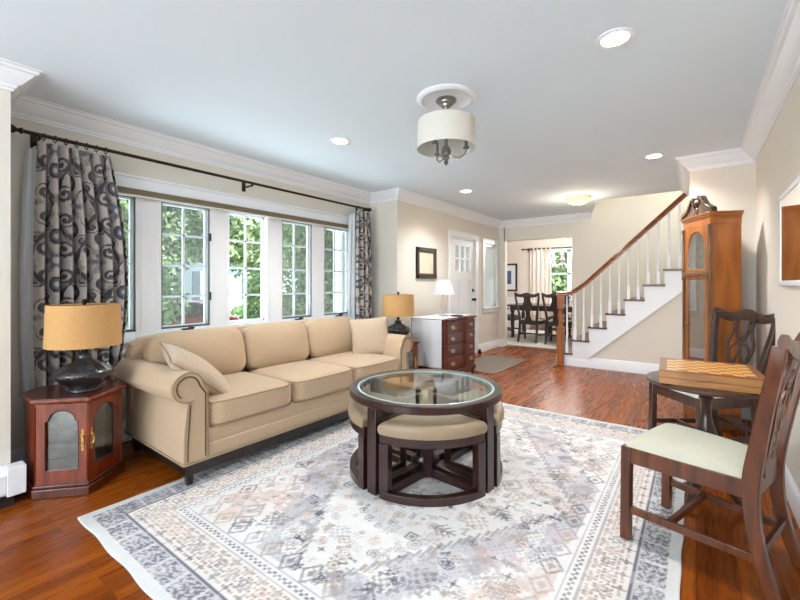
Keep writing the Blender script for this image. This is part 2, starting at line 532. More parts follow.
def sweep(path, prof, name, m, closed_prof=True):
    # profile (offset to the left of the path, height) carried along a plan path with mitred corners
    n = len(path)
    V = [Vector((p[0], p[1])) for p in path]
    mb = MB(); rows = []
    for i in range(n):
        d0 = (V[i] - V[i - 1]).normalized() if i > 0 else None
        d1 = (V[i + 1] - V[i]).normalized() if i < n - 1 else None
        if d0 is None: d0 = d1
        if d1 is None: d1 = d0
        n0 = Vector((-d0.y, d0.x)); n1 = Vector((-d1.y, d1.x))
        mm = (n0 + n1); mm.normalize()
        k = 1 / max(mm.dot(n0), .2)
        rows.append([(V[i].x + mm.x * o * k, V[i].y + mm.y * o * k, z) for o, z in prof])
    v = [p for r in rows for p in r]
    k = len(prof); f = []
    for i in range(n - 1):
        for j in range(k):
            j2 = (j + 1) % k
            f.append((i * k + j, i * k + j2, (i + 1) * k + j2, (i + 1) * k + j))
    f.append(tuple(range(k))[::-1]); f.append(tuple(range((n - 1) * k, n * k)))
    mb.add(v, f)
    return struct(mb.build(name, M[m], angle=25))

crown = [(0, CH), (0, CH - .125), (.010, CH - .125), (.012, CH - .112), (.020, CH - .108), (.024, CH - .094), (.042, CH - .082), (.062, CH - .058), (.078, CH - .040), (.084, CH - .028), (.100, CH - .022), (.104, CH - .008), (.118, CH - .006), (.118, CH)]
sweep([(XR, YF), (XR, YC), (-.05, YC), (-.05, YS)], crown, 'trim_1', 'trim')
sweep([(-1.44, YB), (XL, YB), (XL, A1), (XW, A1), (XW, A0), (XL, A0), (XL, YF)], crown, 'trim_2', 'trim')
basep = [(0, 0), (.016, 0), (.016, .105), (.012, .118), (.010, .128), (.005, .135), (.004, .145), (0, .147)]
basep = [(o + .0005, z) for o, z in basep]
sweep([(XR, YF), (XR, YC), (-.05, YC), (-.05, YS)], basep, 'baseboard_right', 'trim')
sweep([(-3.0, YB), (XL, YB), (XL, D1 + .10)], basep, 'baseboard_back', 'trim')
sweep([(XL, D0 - .10), (XL, A1), (XW, A1), (XW, A0), (XL - .02, A0)], basep, 'baseboard_left', 'trim')
# flat board at the base of the stair enclosure
stair_base = [(o + .0005, z) for o, z in [(0, 0), (.018, 0), (.018, .12), (.012, .135), (.008, .15), (0, .152)]]
sweep([(-.05, YS), (-1.60, YS)][::1], [(o, z) for o, z in stair_base], 'baseboard_stair', 'trim')

# --------------------------------------------------------------- the wide window
win = thing('window_1', 'wide five-light white casement window above the sofa', 'window', (XW, 0, 0))
win['kind'] = 'structure'
b = MB()
fx0, fx1 = -.10, -.005
unit = (W1 - W0) / 5
b.box(fx0, fx1, W0, W1, WZ0, WZ0 + .045)
b.box(fx0, fx1, W0, W1, WZ1 - .05, WZ1)
gaps = []
for i in range(6):
    y = W0 + unit * i
    w = .095 if 0 < i < 5 else .05
    ya, yb = (y - w if i > 0 else y), (y + w if i < 5 else y)
    if i == 0: yb = y + .06
    if i == 5: ya = y - .06
    b.box(fx0 + .001, fx1 + .003, ya, yb, WZ0 + .004, WZ1 - .004)
    if 0 < i < 5:
        for q in (ya + .035, yb - .041): b.box(fx1 + .0035, fx1 + .006, q, q + .006, WZ0 + .05, WZ1 - .05)
b.build('frame', M['vinyl'], win, bevel=.003)
b = MB()
b.box(0.0005, .018, W0 - .09, W0 + .01, WZ0 - .02, WZ1 + .02)
b.box(0.0005, .018, W1 - .01, W1 + .09, WZ0 - .02, WZ1 + .02)
b.box(0.0005, .022, W0 - .10, W1 + .10, WZ1, WZ1 + .085)
b.box(0.0005, .034, W0 - .11, W1 + .11, WZ1 + .085, WZ1 + .105)
b.build('casing', M['trim'], win, bevel=.003)
b = MB()
b.box(0.0005, .050, W0 - .10, W1 + .10, WZ0 - .035, WZ0 - .005)
b.box(0.0005, .020, W0 - .09, W1 + .09, WZ0 - .12, WZ0 - .035)
b.build('sill', M['trim'], win, bevel=.004)
for i in range(5):
    ya = W0 + unit * i + (.095 if i > 0 else .06); yb = W0 + unit * (i + 1) - (.095 if i < 4 else .06)
    za, zb = WZ0 + .05, WZ1 - .055
    fixed = (i == 2)
    s = .012 if not fixed else .02
    b = MB()
    x0, x1 = -.085, -.055
    for q in ((ya, yb, za, za + .022), (ya, yb, zb - .022, zb), (ya, ya + .022, za, zb), (yb - .022, yb, za, zb)):
        b.box(x0, x1, *q)
    sash = b.build('sash', M['vinyl'], win, bevel=.002)
    MB().box(-.072, -.068, ya + .02, yb - .02, za + .02, zb - .02).build('glass', M['pane'], sash, fix=False)
    b = MB()
    yc = (ya + yb) / 2
    b.box(-.080, -.060, yc - .009, yc + .009, za + .02, zb - .02)
    for k in (1, 2, 3):
        z = za + (zb - za) * k / 4
        b.box(-.080, -.060, ya + .02, yb - .02, z - .009, z + .009)
    b.build('muntin_grid', M['vinyl'], sash)
    if not fixed:
        b = MB()
        for q in ((ya, yb, za, za + s * 1.3), (ya, yb, zb - s, zb), (ya, ya + s, za, zb), (yb - s, yb, za, zb)):
            b.box(-.022, -.012, *q)
        sc = b.build('screen_frame', M['screenframe'], win)
        MB().box(-.0185, -.0180, ya + s, yb - s, za + s, zb - s).build('screen_mesh', M['screen'], sc, fix=False)
        b = MB()
        b.box(0.0, .030, yc - .045, yc + .045, WZ0 + .030, WZ0 + .042)
        b.tube([(.020, yc, WZ0 + .042), (.032, yc + .01, WZ0 + .052), (.036, yc + .05, WZ0 + .045)], .006)
        b.build('crank_handle', M['bronze'], win)
        yl = yb - .005
        for zz in (za + .27, zb - .27) if i in (1, 4) else ():
            l = MB().box(-.011, .012, yl - .008, yl + .008, zz - .035, zz + .035)
            l.tube([(.012, yl, zz + .01), (.02, yl, zz - .03)], .005)
            l.build('sash_lock', M['bronze'], win)
# raised cloth blind under the head of the window
bl = thing('window_blind', 'olive beige blind drawn up tight under the window head above sofa', 'blind', (XW + .024, 0, 0))
b = MB()
for k in range(4):
    b.box(.001, .030 - .002 * (k % 2), W0 + .01, W1 - .01, WZ1 - .004 - .012 * (k + 1), WZ1 - .005 - .012 * k)
b.build('folded_cloth', M['shade_cloth'], bl, bevel=.003)
MB().box(.001, .034, W0 + .01, W1 - .01, WZ1 - .068, WZ1 - .053).build('bottom_rail', M['linen_shade'], bl, bevel=.003)

# --------------------------------------------------------------- front door and side window
door = thing('door_1', 'white front door with six small lights over two panels', 'door', (XL, 0, 0))
door['kind'] = 'structure'
b = MB()
b.box(0, .020, D0 - .09, D0 + .005, 0, DT + .09)
b.box(0, .020, D1 - .005, D1 + .09, 0, DT + .09)
b.box(0, .024, D0 - .10, D1 + .10, DT, DT + .09)
b.box(-.11, -.001, D0, D0 + .025, 0, DT)
b.box(-.11, -.001, D1 - .025, D1, 0, DT)
b.box(-.11, -.001, D0, D1, DT - .025, DT)
b.build('casing', M['trim'], door, bevel=.003)
dy0, dy1 = D0 + .03, D1 - .03
b = MB()
dx0, dx1 = -.055, -.012
gz0, gz1 = 1.44, 1.86
gy0, gy1 = dy0 + .13, dy1 - .13
b.box(dx0, dx1, dy0, gy0, .01, DT - .03)
b.box(dx0, dx1, gy1, dy1, .01, DT - .03)
b.box(dx0, dx1, gy0, gy1, gz1, DT - .03)
b.box(dx0, dx1, gy0, gy1, 1.30, gz0)
b.box(dx0, dx1, gy0, gy1, .01, .20)
yc = (dy0 + dy1) / 2
b.box(dx0, dx1, yc - .06, yc + .06, .20, 1.30)
b.box(dx0, dx1 - .016, gy0, gy1, .20, 1.30)
b.build('leaf', M['trim'], door, bevel=.004)
b = MB()
for k in (1, 2):
    y = gy0 + (gy1 - gy0) * k / 3
    b.box(dx0 + .006, dx1 - .003, y - .012, y + .012, gz0, gz1)
z = (gz0 + gz1) / 2
b.box(dx0 + .006, dx1 - .003, gy0, gy1, z - .012, z + .012)
b.build('glazing_bar', M['trim'], door)
MB().box(-.036, -.031, gy0, gy1, gz0, gz1).build('glass', M['screen'], door, fix=False)
b = MB()
b.lathe([(.028, 0), (.028, .006), (.012, .010), (.012, .03), (.026, .036), (.03, .05), (.022, .062), (.001, .064)], 16, 0, T(dx1, dy1 - .06, .96) @ RY(R(90)))
b.build('door_knob', M['black_hw'], door)
b = MB()
b.lathe([(.028, 0), (.028, .012), (.018, .016), (.016, .028), (.001, .029)], 16, 0, T(dx1, dy1 - .06, 1.12) @ RY(R(90)))
b.build('deadbolt', M['black_hw'], door)

sw = thing('window_2', 'narrow white side window with sheer panel beside front door', 'window', (XL, 0, 0))
sw['kind'] = 'structure'
b = MB()
b.box(0, .018, S0 - .08, S0, SZ0 - .02, SZ1 + .08)
b.box(0, .018, S1, S1 + .08, SZ0 - .02, SZ1 + .08)
b.box(0, .022, S0 - .09, S1 + .09, SZ1, SZ1 + .085)
b.build('casing', M['trim'], sw, bevel=.003)
b = MB()
b.box(0, .045, S0 - .09, S1 + .09, SZ0 - .03, SZ0)
b.box(0, .018, S0 - .08, S1 + .08, SZ0 - .10, SZ0 - .03)
b.build('sill', M['trim'], sw, bevel=.004)
b = MB()
for q in ((S0, S1, SZ0, SZ0 + .05), (S0, S1, SZ1 - .05, SZ1), (S0, S0 + .05, SZ0, SZ1), (S1 - .05, S1, SZ0, SZ1), (S0, S1, 1.40, 1.44)):
    b.box(-.09, -.02, *q)
b.build('sash', M['vinyl'], sw)
MB().box(-.055, -.051, S0 + .05, S1 - .05, SZ0 + .05, SZ1 - .05).build('glass', M['pane'], sw, fix=False)
b = MB()
b.grid(lambda u, v: (-.014 + .006 * math.sin(u * 60), S0 + .06 + (S1 - S0 - .12) * u, SZ0 + .03 + (SZ1 - SZ0 - .09) * v), 80, 2)
b.build('sheer_panel', M['sheer'], sw)

# --------------------------------------------------------------- baseboard heater by the left wall
ht = thing('baseboard_heater', 'white baseboard heater along the wall beside the curio table', 'heater', (XL + .002, 0, 0))
b = MB()
prof = [(0.001, .055), (.012, .055), (.080, .065), (.092, .078), (.092, .178), (.084, .188), (.02, .212), (0.001, .212)]
b.prism(prof, YF + .05, A0 - .031, 'y')
b.build('cover', M['trim'], ht, bevel=.003)
MB().box(.002, .095, A0 - .03, A0 + .05, .058, .214).build('end_cap', M['trim'], ht, bevel=.004)
MB().box(.004, .075, YF + .06, A0 - .0, .0, .053).build('gap_shade', M['void'], ht)  # dark box put in for the shadowed gap under the heater cover

# ------------------------------------------------------------------ staircase
st = thing('staircase', 'white closed-string staircase with brown oak treads and turned balusters', 'staircase', (0, 0, 0))
RISE, RUN, X1 = .2065, .232, -1.735
NT = 14
def nose(k): return X1 + RUN * (k - 1), RISE * k - .015
for k in range(1, NT + 1):
    x, z = nose(k)
    b = MB()
    b.box(x - .012, x + RUN + .012, YS - .035, YB - .002, z - .026, z)
    b.build('tread', M['tread'], st, bevel=.008)
    if k <= NT:
        MB().box(x + .005, x + .018, YS + .002, YB - .004, z - RISE + .0005, z - .0265).build('riser', M['trim'], st)
# cut string: stepped top edge, sloped lower edge
pts = [(X1 + .02, .0)]
for k in range(1, NT + 1):
    x, z = nose(k)
    pts += [(x + .018, z - .027), (x + RUN + .018, z - .027)]
xe = pts[-1][0]
pts += [(xe, 1.139 + (xe + .147) * .882)]
pts += [(-1.278, .14), (-1.278, .0)]
b = MB(); b.prism(pts, YS - .016, YS + .002, 'y')
b.build('string', M['trim'], st)
b = MB()
b.strip([(-1.278, YS - .024, .145), (xe, YS - .024, 1.139 + (xe + .147) * .882)], (0, 0, 1), .035, (0, 1, 0), .016)
b.build('string_moulding', M['trim'], st)
b = MB(); b.prism([(-1.278, 0), (.06, 0), (.06, 1.139 + .207 * .882), (-1.278, .14)], YS, YS + .02, 'y')
struct(b.build('wall_under_stairs', M['wall']))
# newel post
nx, ny = -1.655, YS - .03
b = MB()
b.box(nx - .048, nx + .048, ny - .048, ny + .048, .0, .56)
b.box(nx - .043, nx + .043, ny - .043, ny + .043, .86, 1.05)
b.lathe([(.040, .56), (.046, .57), (.046, .585), (.034, .60), (.030, .63), (.040, .70), (.042, .74), (.030, .82), (.034, .845), (.044, .855), (.044, .86)], 20, 0, T(nx, ny, 0))
b.box(nx - .056, nx + .056, ny - .056, ny + .056, .56, .575)
b.build('newel', M['newel'], st, bevel=.004)
# handrail with an easing onto the newel
rp = [(nx - .06, 1.075), (nx + .02, 1.08), (nx + .10, 1.085), (nx + .16, 1.10), (nx + .22, 1.135), (-1.30, 1.235)]
sl = (2.395 - 1.235) / (-.10 + 1.30)
rp += [(-1.30 + t * .2, 1.235 + t * .2 * sl) for t in range(1, 12)]
b = MB()
rail_prof = [(-.032, -.030), (.032, -.030), (.034, -.012), (.026, 0), (.034, .012), (.026, .030), (0, .036), (-.026, .030), (-.034, .012), (-.026, 0), (-.034, -.012)]
v = []; f = []; k = len(rail_prof)
for i, (x, z) in enumerate(rp):
    p0 = rp[max(i - 1, 0)]; p1 = rp[min(i + 1, len(rp) - 1)]
    tx, tz = p1[0] - p0[0], p1[1] - p0[1]; l = math.hypot(tx, tz); tx /= l; tz /= l
    for (o, h) in rail_prof: v.append((x - tz * h, ny + o, z + tx * h))
for i in range(len(rp) - 1):
    for j in range(k):
        f.append((i * k + j, i * k + (j + 1) % k, (i + 1) * k + (j + 1) % k, (i + 1) * k + j))
f.append(tuple(range(k))[::-1]); f.append(tuple(range((len(rp) - 1) * k, len(rp) * k)))
b.add(v, f); b.build('handrail', M['rail'], st, angle=50)
def rail_z(x):
    for (a, za), (c, zc) in zip(rp, rp[1:]):
        if a <= x <= c: return za + (zc - za) * (x - a) / (c - a)
    return rp[-1][1]
for k in range(1, 9):
    x, z = nose(k)
    for j, dx in enumerate((.055, .171)):
        xb = x + dx
        if k == 1 and j == 0: continue
        if xb > -.07: continue
        top = rail_z(xb) - .035
        h = top - z
        b = MB()
        b.box(xb - .017, xb + .017, ny - .017, ny + .017, z, z + .17)
        b.lathe([(.016, .17), (.018, .18), (.012, .195), (.012, .205), (.0175, .215), (.0155, .25), (.010, .31), (.014, .33), (.014, .34), (.0125, .36), (.011, h * .8), (.009, h)], 12, 0, T(xb, ny, z))
        b.build('baluster', M['trim'], st)

# ------------------------------------------------------------------ dining room beyond
DX0, DX1, DY1 = -5.2, 0.9, 10.95
wallbox('wall_dining_left', (DX0 - .1, DX0, YB + .12, DY1, 0, 3.9), (DX0 - .1, XL - .12, YB, YB + .12, 0, 3.9), m='dining_wall')
wallbox('wall_dining_right', (DX1, DX1 + .1, YB + .12, DY1, 0, 3.9), m='dining_wall')
wx0, wx1, wz0, wz1 = -3.35, -1.9, .85, 2.12
wallbox('wall_dining_back', (DX0, wx0, DY1, DY1 + .12, 0, CH + .1), (wx1, DX1, DY1, DY1 + .12, 0, CH + .1), (wx0, wx1, DY1, DY1 + .12, 0, wz0), (wx0, wx1, DY1, DY1 + .12, wz1, CH + .1), m='dining_wall')
wallbox('ceiling_dining', (DX0, DX1, YB + .12, DY1 + .1, CH, CH + .1), m='ceil')
b = MB().box(DX0, wx0 - .09, DY1 - .022, DY1 - .001, .78, .86)
struct(b.build('trim_3', M['trim'], bevel=.004))
struct(MB().box(DX0, wx0 - .09, DY1 - .016, DY1 - .001, 0, .775).build('wainscot', M['trim']))
w3 = thing('window_3', 'dining room window behind blush curtain and chandelier', 'window', (0, DY1, 0)); w3['kind'] = 'structure'
b = MB()
for q in ((wx0 - .08, wx0, wz0, wz1), (wx1, wx1 + .08, wz0, wz1), (wx0 - .08, wx1 + .08, wz1, wz1 + .08), (wx0 - .1, wx1 + .1, wz0 - .06, wz0)):
    b.box(q[0], q[1], -.02, -.001, q[2], q[3])
b.build('casing', M['trim'], w3)
b = MB()
for q in ((wx0, wx0 + .05, wz0, wz1), (wx1 - .05, wx1, wz0, wz1), (wx0, wx1, wz0, wz0 + .05), (wx0, wx1, wz1 - .05, wz1), (-2.70, -2.60, wz0, wz1), (wx0, wx1, 1.48, 1.52)):
    b.box(q[0], q[1], .02, .07, q[2], q[3])
b.build('sash', M['vinyl'], w3)
MB().box(wx0, wx1, .05, .054, wz0, wz1).build('glass', M['pane'], w3, fix=False)
struct(MB().box(-3.02, -1.76, YB - .03, YB + .15, 0.0002, .012).build('trim_4', M['tread'], bevel=.004))

# ------------------------------------------------------------------ sofa
sofa = thing('sofa', 'sand linen three-seat sofa with rolled arms and nailhead trim under the window', 'sofa', (-2.42, 2.27, 0.008), R(-1.0))
HL = 1.125           # half length to the outer arm panels
AW = .145            # arm panel width
b = MB()
b.box(-.90, -.03, -HL + .02, HL - .02, .135, .20)
b.prism([(-.05, .135), (-.006, .135), (-.002, .15), (-.002, .225), (-.010, .232), (-.004, .24), (-.004, .315), (-.02, .325), (-.05, .325)], -HL + AW, HL - AW, 'y')
b.box(-.90, -.05, -HL + .02, HL - .02, .20, .30)
b.build('base', M['sofa'], sofa, bevel=.012)
MB().box(-.89, -.04, -HL + .03, HL - .03, .055, .1345).build('under_sofa_shade', M['blackleg'], sofa)  # black box added to stand for the deep shade beneath the sofa
b = MB()
b.tube([(-.92, -HL - .004, .142), (0.004, -HL - .004, .142), (.006, -HL, .142), (.006, HL, .142), (.004, HL + .004, .142), (-.92, HL + .004, .142)], .007)
b.build('welt', M['sofa_piping'], sofa)
def arm_outline(n=18):
    # (y, z) with y measured outward from the inner face; scroll rolls outward
    pts = [(0, .14), (0, .56)]
    cy, cz, r = .122, .600, .090
    pts2 = []
    for i in range(n + 1):
        a = R(175) - R(280) * i / n
        pts2.append((cy + r * math.cos(a) * 1.05, cz + r * math.sin(a)))
    pts += pts2
    pts += [(.122, .50), (.132, .42), (.142, .32), (AW, .24), (AW, .14)]
    return pts
out = arm_outline()
for sd in (-1, 1):
    loc = lambda p: (sd * (HL - AW + p[0]), p[1])
    arm = MB()
    nx_ = 12
    prof = [loc(p) for p in out]
    rows = []
    c0 = (sd * (HL - AW + .122), .600)
    v = []
    for i in range(nx_ + 1):
        t = i / nx_
        x = -.012 - .90 * t
        # the roll swells a little behind the pleated front, the top sags toward the back
        g = 1 + .10 * math.sin(min(t * 3.2, 1) * PI / 2)
        for q, p in zip(out, prof):
            if 2 <= out.index(q) <= 20:
                y = c0[0] + (p[0] - c0[0]) * g; z = c0[1] + (p[1] - c0[1]) * (1 + (g - 1) * .5) - .012 * t
            else:
                y, z = p
            v.append((x, y, z))
    k = len(prof); f = []
    for i in range(nx_):
        for j in range(k):
            j2 = (j + 1) % k
            f.append((i * k + j, i * k + j2, (i + 1) * k + j2, (i + 1) * k + j))
    f.append(tuple(range(k))); f.append(tuple(range(nx_ * k, (nx_ + 1) * k)))
    arm.add(v, f)
    a = arm.build('arm', M['sofa'], sofa, bevel=.008, angle=50)
    fp = MB(); fp.prism([(sd * (HL - AW + .004 + p[0] * .955), .146 + (p[1] - .14) * .99) for p in out], -.014, .002, 'x')
    fp.build('front_panel', M['sofa'], a, bevel=.006)
    wl = MB(); wl.tube([(.002, sd * (HL - AW + .004 + p[0] * .955), .146 + (p[1] - .14) * .99) for p in out], .0045, 6)
    wl.build('piping', M['sofa_piping'], a)
    # nailheads follow the inner and outer edges and curl into the scroll
    ring = [(.018, .16), (.018, .55)] + [(.122 + .066 * math.cos(R(175) - R(330) * i / 30), .600 + .066 * math.sin(R(175) - R(330) * i / 30)) for i in range(31)]
    ring2 = [(.108, .50), (.112, .42), (.120, .32), (.124, .24), (.124, .16)]
    def along(pl, step):
        res = []; acc = 0
        for p, q in zip(pl, pl[1:]):
            L = math.hypot(q[0] - p[0], q[1] - p[1]); s = -acc
            while s + step <= L:
                s += step; res.append((p[0] + (q[0] - p[0]) * s / L, p[1] + (q[1] - p[1]) * s / L))
            acc = L - s
        return res
    for pl in (ring[:24], ring2):
        nb = MB()
        for p in along(pl, .0125): nb.ball((.003, sd * (HL - AW + p[0]), p[1]), .0052, 5)
        nb.tube([(.0015, sd * (HL - AW + p[0]), p[1]) for p in pl], .0022, 5)
        nb.build('nailhead_trim', M['nail'], a, fix=False)
    for xx in (-.05, -.86):
        l = MB(); l.lathe([(.022, 0), (.036, .136)], 4, 0, T(xx, sd * (HL - .05), 0) @ RZ(PI / 4))
        l.build('leg', M['blackleg'], sofa, angle=20)
# back frame
b = MB()
b.rbox((-.88, 0, .50), (.075, HL + .0, .345), 10, 12)
b.build('back_frame', M['sofa'], sofa)
IW = (HL - AW) * 2
def piped(o_name, c, h, e, crown, Mx, parent_name_piping=True, mt='sofa'):
    b = MB(); b.rbox(c, h, e, 14, 0, Mx, crown)
    o = b.build(o_name, M[mt], sofa, angle=80)
    return o
for i in range(3):
    w = IW / 3
    yc = -IW / 2 + w * (i + .5)
    o = piped('seat_cushion', (-.335, yc, .405), (.355, w / 2 - .002, .088), 9, (0, 0, .22), None)
    pb = MB()
    for zz, in ((.485,), (.335,)):
        hw, hd, ex = w / 2 - .004, .352, 9
        loop = []
        for q in range(48):
            a = 2 * PI * q / 48
            cx, sy = math.cos(a), math.sin(a)
            m_ = (abs(cx) ** ex + abs(sy) ** ex) ** (1 / ex)
            loop.append((-.335 + hd * cx / m_, yc + hw * sy / m_, zz - .010))
        pb.tube(loop, .0045, 6, loop=True)
    pb.build('piping', M['sofa_piping'], o)
for i in range(3):
    w = (IW + .06) / 3
    yc = -(IW + .06) / 2 + w * (i + .5)
    Mx = T(-.685, yc, .665) @ RY(R(-13))
    hw = w / 2 - .002
    if i == 0: hw += .035; Mx = T(-.685, yc - .035, .665) @ RY(R(-13))
    b = MB(); b.rbox((0, 0, 0), (.085, hw, .195), 5, 14, 0, Mx, (.55, .0, .05))
    o = b.build('back_cushion', M['sofa'], sofa, angle=80)
    pb = MB(); loop = []
    for q in range(60):
        a = 2 * PI * q / 60; cx, sy = math.cos(a), math.sin(a); ex = 5
        m_ = (abs(cx) ** ex + abs(sy) ** ex) ** (1 / ex)
        loop.append(Mx @ Vector((.030, (hw * .985) * cx / m_, .190 * sy / m_)))
    pb.tube(loop, .0045, 6, loop=True)
    pb.build('piping', M['sofa_piping'], o)

def throw_pillow(label, Mx, half=.235, th=.075):
    b = MB()
    def fn(sgn):
        def g(u, v):
            x, y = 2 * u - 1, 2 * v - 1
            t = max((1 - x * x) * (1 - y * y), 0) ** .42
            k = 1 - .07 * (1 - y * y) * abs(x) ** 3
            k2 = 1 - .07 * (1 - x * x) * abs(y) ** 3
            wob = 1 + .05 * math.sin(5 * x + 2 * y) * math.cos(4 * y)
            return (sgn * th * t * wob, x * half * k, y * half * k2)
        return g
    b.grid(fn(1), 24, 24, 0, Mx); b.grid(fn(-1), 24, 24, 0, Mx)
    o = b.build('throw_pillow', M['pillow'], None, angle=80)
    tag(o, label, 'pillow', 'throw pillows on the sofa')
    pb = MB()
    edge = []
    for (x0, y0, x1, y1) in ((-1, -1, 1, -1), (1, -1, 1, 1), (1, 1, -1, 1), (-1, 1, -1, -1)):
        for i in range(10):
            x = x0 + (x1 - x0) * i / 10; y = y0 + (y1 - y0) * i / 10
            edge.append(Mx @ Vector((0, x * half * (1 - .07 * (1 - y * y) * abs(x) ** 3), y * half * (1 - .07 * (1 - x * x) * abs(y) ** 3))))
    pb.tube(edge, .004, 6, loop=True)
    pb.build('piping', M['sofa_piping'], o)
    return o
throw_pillow('cream throw pillow leaning against the near sofa arm, below the larger-looking tan lamp', T(-2.76, 1.385, .625) @ RZ(R(66)) @ RY(R(-50)) @ RX(R(10)), .255, .082)
throw_pillow('cream square throw pillow standing at the sofa arm nearest the stairs', T(-2.76, 3.20, .675) @ RZ(R(-42)) @ RY(R(-14)) @ RX(R(4)), .205, .08)

# ------------------------------------------------------------------ hexagonal curio tables
def curio(label, loc, group):
    t = thing('curio_table', label, 'side table', loc, 0, group)
    r = .28
    PQ = [(.280, 0), (.100, .245), (-.165, .245), (-.275, .11), (-.275, -.11), (-.165, -.215), (.088, -.215)]
    def hexa(rr): return [(x * rr / r, y * rr / r) for x, y in PQ]
    PV = hexa(r - .020)
    b = MB(); b.prism(hexa(r + .002), 0, .055); b.prism(hexa(r - .006), .055, .075)
    b.build('plinth', M['cherry_dark'], t, bevel=.006)
    b = MB(); b.prism(hexa(r - .024), .075, .09); b.prism(hexa(r - .024), .52, .545)
    # four closed sides
    for i in (1, 2, 3, 4, 5):
        p0, p1 = PV[i], PV[i + 1]
        q0 = tuple(x * .93 for x in p0); q1 = tuple(x * .93 for x in p1)
        b.prism([p0, p1, q1, q0], .075, .535)
    b.build('case', M['cherry'], t)
    mb_ = MB()
    for i in (1, 2, 3, 4, 5):
        p0, p1 = PV[i], PV[i + 1]
        mb_.prism([tuple(x * .925 for x in p0), tuple(x * .925 for x in p1), tuple(x * .912 for x in p1), tuple(x * .912 for x in p0)], .095, .515)
    mb_.build('mirror_back', M['oldmirror'], t)
    b = MB(); b.prism(hexa(r * .83), .285, .293)
    b.build('shelf', M['cabglass'], t, fix=False)
    b = MB(); b.prism(hexa(r + .008), .548, .568); b.prism(hexa(r - .004), .538, .548)
    b.build('top', M['cherry'], t, bevel=.006)
    MB().prism(hexa(r - .010), .568, .5695).build('gloss_inlay', M['cherry_dark'], t)
    for k, (pa, pb_) in enumerate(((PV[6], PV[0]), (PV[0], PV[1]))):
        # door face: x across, y outward, z up
        fa = math.atan2(-(pb_[0] - pa[0]), pb_[1] - pa[1])
        Mx = T((pa[0] + pb_[0]) / 2, (pa[1] + pb_[1]) / 2, 0) @ RZ(fa - PI / 2)
        hw = math.hypot(pb_[0] - pa[0], pb_[1] - pa[1]) / 2 - .004
        b = MB()
        y0, y1 = -.020, -.001
        gw, gb = hw - .046, .155
        b.box(-hw, -gw, y0, y1, .08, .535, 0, Mx); b.box(gw, hw, y0, y1, .08, .535, 0, Mx)
        b.box(-gw, gw, y0, y1, .08, gb, 0, Mx)
        # arched top rail with shoulders
        arch = [(-gw, .535), (-gw, .435), (-gw + .012, .437), (-gw + .018, .447)]
        for i in range(1, 12):
            a = PI - PI * i / 12
            arch.append(((gw - .018) * math.cos(a), .447 + .050 * math.sin(a)))
        arch += [(gw - .018, .447), (gw - .012, .437), (gw, .435), (gw, .535)]
        b.prism(arch, y0, y1, 'y', 0, Mx)
        d = b.build('door', M['cherry'], t, bevel=.003)
        MB().box(-gw - .004, gw + .004, -.016, -.012, gb - .004, .50, 0, Mx).build('glass', M['cabglass'], d, fix=False)
        bd = MB()
        bd.tube([Mx @ Vector(p) for p in [(-gw, -.001, gb), (-gw, -.001, .435), ] + [(q[0], -.001, q[1]) for q in arch[2:-2]] + [(gw, -.001, .435), (gw, -.001, gb)]], .0035, 6, loop=True)
        bd.build('bead', M['cherry_dark'], d)
        hx = (hw - .022) * (-1 if k == 0 else 1)
        # door edge nearest the apex carries the handle
        hb = MB()
        pl = [(0, .375), (.008, .366), (.004, .352), (.011, .34), (.005, .328), (.008, .31), (.005, .292), (.011, .28), (.004, .268), (.008, .254), (0, .245), (-.008, .254), (-.004, .268), (-.011, .28), (-.005, .292), (-.008, .31), (-.005, .328), (-.011, .34), (-.004, .352), (-.008, .366)]
        hb.prism([(hx + p[0], p[1] + .01) for p in pl], -.001, .003, 'y', 0, Mx)
        hb.ball(Mx @ Vector((hx, .008, .345)), .007, 8)
        hb.tube([Mx @ Vector(p) for p in ((hx, .008, .343), (hx - .004, .013, .33), (hx - .004, .014, .305), (hx, .010, .292))], .0035, 6)
        hb.build('handle', M['brass'], d)
    return t
curio('cherry hexagonal curio table with arched glass doors in the corner beside the baseboard heater', (-3.12, .795, .0), 'curio tables at the sofa ends')
curio('cherry hexagonal curio table half hidden behind the far sofa arm beside dresser', (-2.86, 3.86, .0), 'curio tables at the sofa ends')

